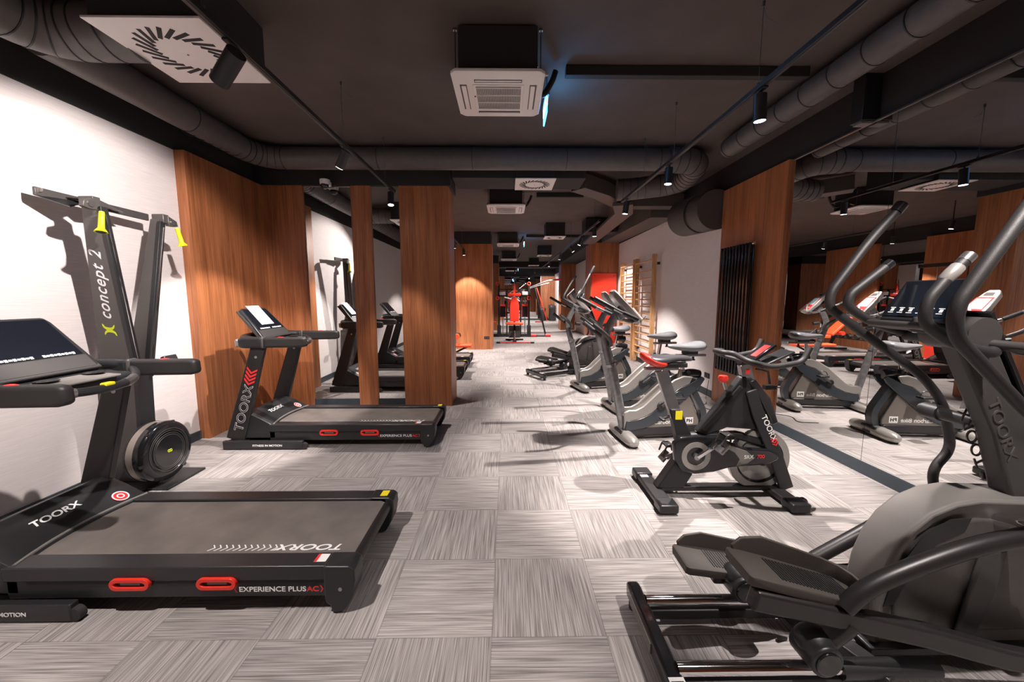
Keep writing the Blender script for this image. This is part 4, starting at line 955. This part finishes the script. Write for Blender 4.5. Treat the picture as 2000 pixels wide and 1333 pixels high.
        if s < 0: MB().tube([e + dr * .04, e + dr * .055, e + dr * .08, e + dr * .11, e + dr * .125], .021, n=14, rad=[.012, .0205, .0215, .0205, .012]).build('pulse_sensor', 'silver', h)
        MB().cyl(e, e + dr * .03, .0195).build('handle_tip', 'steel' if s < 0 else 'gloss', h)
    # moving arms on the cross axle
    MB().tube([(1.42, -.36, .93), (1.42, .38, .93)], .028, n=18).build('pivot_axle', 'frame', t)
    far = [(1.76, 1.88), (1.73, 1.84), (1.63, 1.72), (1.475, 1.49), (1.475, 1.42), (1.68, 1.28), (1.95, 1.10), (2.065, .97), (2.135, .74), (2.05, .64), (2.10, .45)]
    near = [(1.72, 2.03), (1.62, 1.88), (1.52, 1.72), (1.35, 1.44), (1.36, 1.35), (1.47, 1.25), (1.62, 1.11), (1.92, .93), (1.98, .72), (2.05, .60)]
    for nm, pts, y in (('moving_arm', far, .33), ('moving_arm', near, -.275)):
        a = MB().tube(fillet(W(pts, y), .07, 6), .0195, n=14).build(nm, 'foam', t)
        q = W(pts, y); MB().tube([q[0], V(q[0]).lerp(V(q[1]), .9)], .0245, n=14).build('arm_tip', 'gloss', a)
        MB().tube([(1.42 if y > 0 else 1.395, y - .035, .93), (1.42 if y > 0 else 1.395, y + .035, .93)], .036, n=18).build('arm_sleeve', 'matte', a)
    # pedals, pedal beams, rollers
    for s, pts, zs, roll, x0 in ((-1, W([(.86, .415), (1.20, .335), (1.50, .26), (1.80, .17), (2.03, .12)], -.185), 0, (1.12, .125), .84), (1, W([(.93, .215), (1.30, .195), (1.62, .21), (1.95, .30), (2.10, .44)], .19), 0, (1.03, .135), .79)):
        MB().bar(pts, [.052] * 5, [.075] * 5).build('pedal_beam', 'frame', t, .012, seg=3)
        y = pts[0][1]; MB().bar([(pts[0][0] - .004, y, pts[0][2] + .001), (pts[0][0] + .002, y, pts[0][2])], .046, .056).build('beam_cap', 'tan', t, .004) if False else None
        # foot plate
        slope = (pts[1][2] - pts[0][2]) / (pts[1][0] - pts[0][0]); xx0 = x0 - .6; yc = y + (.065 if s < 0 else .03); zb = pts[0][2] + (.085 if s < 0 else .062); L_ = .46
        tl = (slope if s < 0 else -.10) - .06
        def pt(u, v, h): return V((xx0 + u * L_, yc + v, zb + u * L_ * tl + h))
        outl = [(0, -.075), (.03, -.085), (.35, -.082), (.8, -.075), (.97, -.055), (1, -.02), (1, .03), (.97, .06), (.8, .08), (.3, .088), (.03, .085), (0, .07)]
        ped = MB().ring_loft([[pt(u, v * .94, -.03) for u, v in outl], [pt(u, v, -.005) for u, v in outl], [pt(u, v, .006) for u, v in outl], [pt(u * .97 + .015, v * .93, .010) for u, v in outl]]).build('pedal', 'tread', t, .003)
        rim = [(.06, .080, .02), (.14, .087, .055), (.3, .09, .078), (.6, .086, .07), (.8, .082, .065), (.93, .068, .062), (1.0, .03, .06), (1.01, -.03, .055), (.96, -.062, .035), (.86, -.078, .01)]
        MB().bar([pt(u, v, h / 2) for u, v, h in rim], .012, [max(h, .012) + .01 for u, v, h in rim]).build('toe_guard', 'tread', ped, .004)
        b = MB()
        for k in range(22):
            u = .30 + k * .028; b.bar([pt(u, -.055, .0115), pt(u, .06, .0115)], .005, .004)
        b.build('tread_ribs', 'foam', ped, sm=False)
        MB().bar([pt(.1, 0, -.035), pt(.8, 0, -.035)], .06, .03).build('pedal_mount', 'matte', ped, .004)
        # strut and roller
        rx, rz = roll[0] - .6, roll[1]; yr = -.165 if s < 0 else .155
        top = V((pts[1][0] + (.02 if s < 0 else -.14), y, pts[1][2] - .02)); st = MB().tube([top, (rx, yr, rz + .06)], .037, n=16).build('roller_strut', 'frame', t)
        r_ = MB().tube([(rx, yr - .065, rz + .068), (rx, yr + .05, rz + .068)], .060, n=24, rad=[.058, .060]).build('roller', 'black', t, .008, seg=3)
        MB().cyl((rx, yr - .072, rz + .068), (rx, yr - .064, rz + .068), .044).build('roller_cap', 'gloss', r_, .004)
        MB().ell((rx, yr, rz + .10), .068, .06, .05).build('roller_cover', 'black', r_)
    MB().tube(smooth_path(W([(1.18, .38), (1.25, .45), (1.38, .52), (1.62, .61), (1.86, .66)], -.20), 5), .030, n=16).build('link_arm', 'frame', t)
    MB().tube(smooth_path(W([(1.45, .24), (1.60, .33), (1.80, .45), (1.95, .52), (2.08, .50)], .25), 5), .030, n=16).build('link_arm', 'frame', t)
    MB().tube([(1.27, -.24, .665), (1.27, -.06, .62)], .024, n=14).build('crank_pin', 'chrome', t); MB().tube([(1.47, .06, .50), (1.47, .28, .50)], .024, n=14).build('crank_pin', 'chrome', t)
    MB().box((1.22, -.215, .60), (1.32, -.175, .69)).build('link_joint', 'matte', t, .01)
    return t
el = elliptical((.60, 1.42, 0), 'large elliptical trainer in the right foreground, beside the mirror wall')
copy_tree(el, (.50, 6.95, 0), 28, label='rear elliptical trainer behind the three exercise bikes')

# ------------------------------------------------------------ radiator, climbing bars, mat
t = root('radiator', (2.84, 4.82, 0), 'tall black vertical tube radiator on the wood panel', 'radiator')
for k in range(10):
    y = .30 - k * .065
    MB().box((-.028, y - .017, .50), (-.008, y + .017, 2.10)).build('radiator_tube', 'gloss', t, .008)
    MB().box((.018, y - .017, .50), (.038, y + .017, 2.10)).build('rear_tube', 'gloss', t, .008)
for z in (.515, 2.085): MB().tube([(.005, -.315, z), (.005, .33, z)], .017, n=12).build('header_pipe', 'matte', t)
MB().cyl((.005, -.35, 2.085), (.005, -.31, 2.085), .02).build('air_valve', 'chrome', t)
for y in (-.2, .2): MB().box((.02, y - .015, 1.95), (.088, y + .015, 1.99)).box((.02, y - .015, .62), (.088, y + .015, .66)).build('wall_bracket', 'matte', t)
def wall_bars(y0, y1, label, px=2.93):
    t = root('wall_bars', (px, (y0 + y1) / 2, 0), label, 'wall bars', 'pine climbing bars on the white wall'); h = (y1 - y0) / 2
    for s in (-1, 1): MB().box((-.09, s * h - .018, .03), (.0, s * h + .018, 2.30)).build('side_post', 'pine', t, .004)
    zs = [.25 + k * .145 for k in range(13)]
    for z in zs: MB().tube([(-.055, -h, z), (-.055, h, z)], .014, n=10, flat=1.2).build('rung', 'pine', t)
    MB().tube([(-.085, -h, 2.19), (-.085, h, 2.19)], .014, n=10).build('rung', 'pine', t)
    for z in (.3, 2.1):
        for s in (-1, 1): MB().box((.0, s * h - .015, z), (.059, s * h + .015, z + .05)).build('wall_bracket', 'matte', t)
    return t
wall_bars(8.78, 9.72, 'farther pine climbing frame on the white wall')
wall_bars(7.62, 8.62, 'nearer pine climbing frame on the white wall')
t = root('wall_mat', (2.60, 10.42, 0), 'tall bright red exercise mat standing against the wooden column', 'mat')
Bx('mat_panel', (-.33, -.02, .2), (.33, .018, 2.10), 'redpad', t, .008)
b = MB()
for x in (-.26, .26): b.cyl((x, -.024, 2.03), (x, -.018, 2.03), .012, n=12)
b.build('eyelets', 'dark', t)
Bx('mat_foot', (-.33, -.02, 0), (.33, .018, .2), 'wood', t, 0) if False else Bx('mat_shelf', (-.33, -.04, 0), (.33, .018, .199), 'redpad', t, .008)

# ------------------------------------------------------------ red multi-gym and things around it
t = root('multi_gym', (.25, 14.3, 0), 'red and black multi-gym station at the end of the aisle', 'multi-gym')
for x, h, w_ in ((-.56, 1.95, .07), (-.27, 1.75, .055), (.24, 1.75, .055), (.55, 1.92, .07)):
    MB().box((x - w_ / 2, -.03, .02), (x + w_ / 2, .03, h)).build('upright_post', 'matte', t, .004)
for x in (-.56, .55): MB().box((x - .07, -.06, .02), (x + .07, .06, .42)).build('post_base', 'black', t, .006)
MB().box((-.85, -.25, 0), (-.20, -.17, .06)).build('floor_beam', 'matte', t); MB().box((.22, -.25, 0), (.85, -.17, .06)).build('floor_beam', 'matte', t); MB().box((-.85, .2, 0), (.85, .28, .06)).build('rear_beam', 'matte', t)
for x in (-.56, -.27, .24, .55): MB().box((x - .02, -.25, .0), (x + .02, .28, .04)).build('foot_beam', 'matte', t)
MB().box((-.60, -.03, 1.48), (-.2, .03, 1.53)).build('cross_beam', 'matte', t); MB().box((.2, -.03, 1.48), (.60, .03, 1.53)).build('cross_beam', 'matte', t)
MB().box((-.60, .0, 1.72), (.6, .05, 1.76)).build('top_beam', 'frame', t)
for x in (-.42, .40):
    Bx('weight_stack', (x - .10, .0, .72), (x + .10, .12, 1.12), 'dark', t, .004); MB().box((x - .12, -.02, .70), (x - .10, .13, 1.18)).box((x + .10, -.02, .70), (x + .12, .13, 1.18)).box((x - .12, -.02, 1.13), (x + .12, .13, 1.19)).build('stack_frame', 'redpad', t)
    MB().box((x - .03, .02, 1.19), (x + .03, .06, 1.5)).box((x - .02, .05, .05), (x + .02, .08, .7)).build('stack_guide', 'steel', t)
    MB().box((x - .12, -.06, 1.53), (x + .10, -.02, 1.66)).build('white_pulley_block', 'white', t, .02)
    for z, yy in ((1.95, -.02), (1.42, -.04)):
        MB().torus((x + (-.2 if x < 0 else .14), yy, z), .055, .02, 'y', 20, 8).build('red_pulley', 'redpad', t)
MB().box((-.045, -.05, 1.40), (.045, .0, 1.95)).build('red_head_post', 'redpad', t); MB().box((-.25, -.06, 1.50), (.25, -.01, 1.60)).build('red_yoke', 'redpad', t, .02)
MB().tube([(-.2, -.08, 1.60), (0, -.1, 1.72), (0, -.06, 2.1)], .018).tube([(-.2, -.1, 1.4), (0, -.12, 1.5), (.2, -.1, 1.4)], .02).build('chrome_lever', 'chrome', t)
MB().tube([(-.36, -.1, 1.45), (-.1, -.12, 1.38)], .02).tube([(.1, -.12, 1.38), (.2, -.1, 1.3)], .02).build('press_arm', 'white', t)
MB().tube(smooth_path([(.3, 0, 1.70), (.8, .1, 1.9), (1.2, .1, 2.05), (1.55, .1, 2.1)]), .02).tube([(.5, 0, 1.75), (.9, .1, 1.88), (1.3, .1, 1.98)], .016).build('lever_arms', 'steel', t)
MB().tube([(1.5, .1, 2.09), (1.75, .1, 2.11)], .035).build('red_grip', 'redpad', t)
MB().tube([(.75, -.1, 1.8), (1.16, -.15, .07)], .032).build('diagonal_strut', 'matte', t); MB().tube([(.83, .05, 1.8), (1.22, .0, .6)], .02).build('red_strut', 'redpad', t)
MB().tube([(1.16, -.15, .035), (.55, -.15, .035)], .03).build('strut_foot', 'matte', t)
for x in (.72, 1.24): MB().tube([(x - .1, -.22, .055), (x + .1, -.22, .055)], .055).build('red_roller', 'redp', t)
for x in (-.8, .9): MB().box((x - .12, -.1, .52), (x + .12, .0, .56)).build('side_pad', 'redpad', t, .01)
t = root('upright_bench', (.235, 12.95, 0), 'bench with a tall red backrest and seat in front of the multi-gym', 'bench')
ol = [(-.15, .64), (-.16, .9), (-.155, 1.2), (-.12, 1.36), (-.06, 1.45), (.06, 1.45), (.12, 1.36), (.155, 1.2), (.16, .9), (.15, .64)]
MB().prism(ol, -.03, .03).build('backrest', 'redpad', t, .02, seg=3)
MB().box((-.29, -.28, .54), (.29, .02, .62)).build('seat', 'orange', t, .03, seg=3)
MB().box((-.03, .035, .03), (.03, .09, 1.0)).build('post', 'matte', t); MB().box((-.03, -.35, .3), (.03, .06, .36)).build('front_arm', 'frame', t)
MB().box((-.19, -.12, .1), (-.03, .06, .5)).box((.03, -.12, .1), (.19, .06, .5)).build('step_plates', 'dgrey', t)
MB().tube([(.0, -.40, .35), (0, -.45, .05)], .025).build('front_leg', 'chrome', t); MB().box((-.06, -.5, .0), (.06, -.4, .05)).build('front_foot', 'rubber', t)
MB().box((-.30, .0, .0), (.30, .05, .05)).build('rear_foot', 'matte', t)
t = root('weight_bar', (.25, 12.05, .028), 'red weight bar lying on the floor before the bench', 'weight bar')
MB().tube([(-.48, 0, 0), (.48, 0, 0)], .018).build('bar', 'redp', t)
for s in (-1, 1): MB().tube([(s * .48, 0, 0), (s * .60, 0, 0)], .027).build('bar_end', 'matte', t)
for x, h, r_, lb in ((2.22, .86, .17, 'smaller black bin with a domed top by the far wood wall'), (2.80, 1.05, .2, 'larger black bin with handles by the far wood wall')):
    t = root('boxing_stand', (x - .06, 23.6, 0), lb, 'bin', 'black bins by the end wall')
    MB().lathe([(0, 0), (r_, 0), (r_ * .95, h * .75), (0, h * .75)], (0, 0, 0), 'z', 20).build('bin_body', 'black', t)
    MB().ell((0, 0, h * .80), r_ * 1.1, r_ * 1.1, h * .17).build('bin_lid', 'dgrey', t); MB().bar([(-r_ * 1.15, 0, h * .9), (r_ * 1.15, 0, h * .86)], .05, .05).build('handle', 'matte', t)
    t.name = 'waste_bin'
# items on the left, beyond the partition
t = root('abdominal_bench', (-1.15, 8.95, 0), 'red-padded bench with foam rollers seen past the partition pillar', 'bench')
MB().box((-.62, -.14, .30), (.32, .14, .37)).build('seat_pad', 'orange', t, .025, seg=3)
MB().tube([(-.45, 0, .31), (.12, 0, .05)], .022).tube([(.22, 0, .31), (-.30, 0, .06)], .022).build('scissor_frame', 'matte', t)
MB().box((-.40, -.22, 0), (-.34, .22, .06)).build('rear_foot', 'matte', t); MB().box((.10, -.22, 0), (.16, .22, .06)).build('front_foot', 'matte', t)
MB().tube([(-.30, 0, .36), (-.20, 0, .72), (-.02, 0, .56)], .022).build('roller_arm', 'matte', t)
for y in (-.13, .13): MB().tube([(-.02, y - .09, .555), (-.02, y + .09, .555)], .062, n=20).build('foam_roller', 'orange' if y < 0 else 'foam', t)
t = root('cable_tower', (-3.5, 8.3, 0), 'black cable tower with a red stack behind the partition, seen in the mirror', 'cable machine')
for s in (-1, 1): MB().box((-.04, s * .5 - .04, 0), (.04, s * .5 + .04, 2.2)).build('upright_post', 'matte', t); MB().box((-.3, s * .5 - .04, 0), (.3, s * .5 + .04, .06)).build('floor_foot', 'matte', t)
MB().box((-.04, -.5, 2.12), (.04, .5, 2.2)).build('top_beam', 'matte', t); MB().box((-.06, -.15, .1), (.06, .15, .9)).build('weight_stack', 'redpad', t, .005)
MB().tube([(0, -.12, .9), (0, -.12, 2.12)], .012).tube([(0, .12, .9), (0, .12, 2.12)], .012).build('guide_rods', 'chrome', t)
t = root('weight_bench', (-2.05, 9.75, 0), 'red and black adjustable weight bench reflected in the right mirror', 'bench')
MB().box((-.25, -.14, .42), (.25, .14, .50)).build('seat_pad', 'orange', t, .02); MB().bar([(-.28, 0, .50), (-.75, 0, .95)], .28, .07).build('back_pad', 'orange', t, .02)
MB().box((-.03, -.03, .05), (.03, .03, .42)).build('post', 'matte', t); MB().box((-.6, -.03, 0), (.4, .03, .06)).build('floor_beam', 'matte', t)
MB().tube([(-.5, -.2, .55), (-.5, .2, .55)], .05).build('foam_roller', 'redpad', t)
t = root('dumbbell_rack', (-3.3, 9.9, 0), 'low black dumbbell rack by the wood wall, seen in the mirror', 'rack')
for s in (-1, 1): MB().bar([(.25, s * .7, 0), (-.15, s * .7, .8)], .05, .06).build('rack_leg', 'matte', t); MB().box((-.3, s * .7 - .03, 0), (.3, s * .7 + .03, .05)).build('rack_foot', 'matte', t)
for z, x in ((.35, .08), (.7, -.1)):
    MB().box((x - .12, -.72, z), (x + .12, .72, z + .02)).build('rack_shelf', 'frame', t)
for z, x in ((.372, .08), (.722, -.1)):
    for k in range(6):
        y = -.58 + k * .23
        b = MB().cyl((x - .14, y, z + .055), (x - .05, y, z + .055), .052, n=14).cyl((x + .05, y, z + .055), (x + .14, y, z + .055), .052, n=14).cyl((x - .06, y, z + .055), (x + .06, y, z + .055), .014, n=8)
        o = b.build('dumbbell', 'rubber', None, .004, loc=(-3.3, 9.9, 0)); tag(o, 'black rubber dumbbell on the %s shelf of the dumbbell rack' % ('lower' if z < .5 else 'upper'), 'dumbbell', 'dumbbells on the %s shelf' % ('lower' if z < .5 else 'upper'))
# loose power cable by the bikes
tag(MB().tube(smooth_path([(2.98, 5.55, .24), (2.9, 5.45, .008), (2.75, 5.15, .006), (2.60, 5.0, .006), (2.66, 4.75, .006), (2.45, 4.55, .006), (2.5, 4.35, .006), (2.3, 4.3, .006)], 6), .004, n=6).build('power_cable', 'matte'), 'thin black power cable curling on the carpet behind the bikes', 'cable')
tag(MB().tube(smooth_path([(2.97, 5.66, .26), (2.88, 5.7, .008), (2.7, 5.6, .006), (2.5, 5.4, .006), (2.42, 5.25, .006)], 6), .004, n=6).build('power_cable', 'matte'), 'thin black power cable running to the middle exercise bike', 'cable')
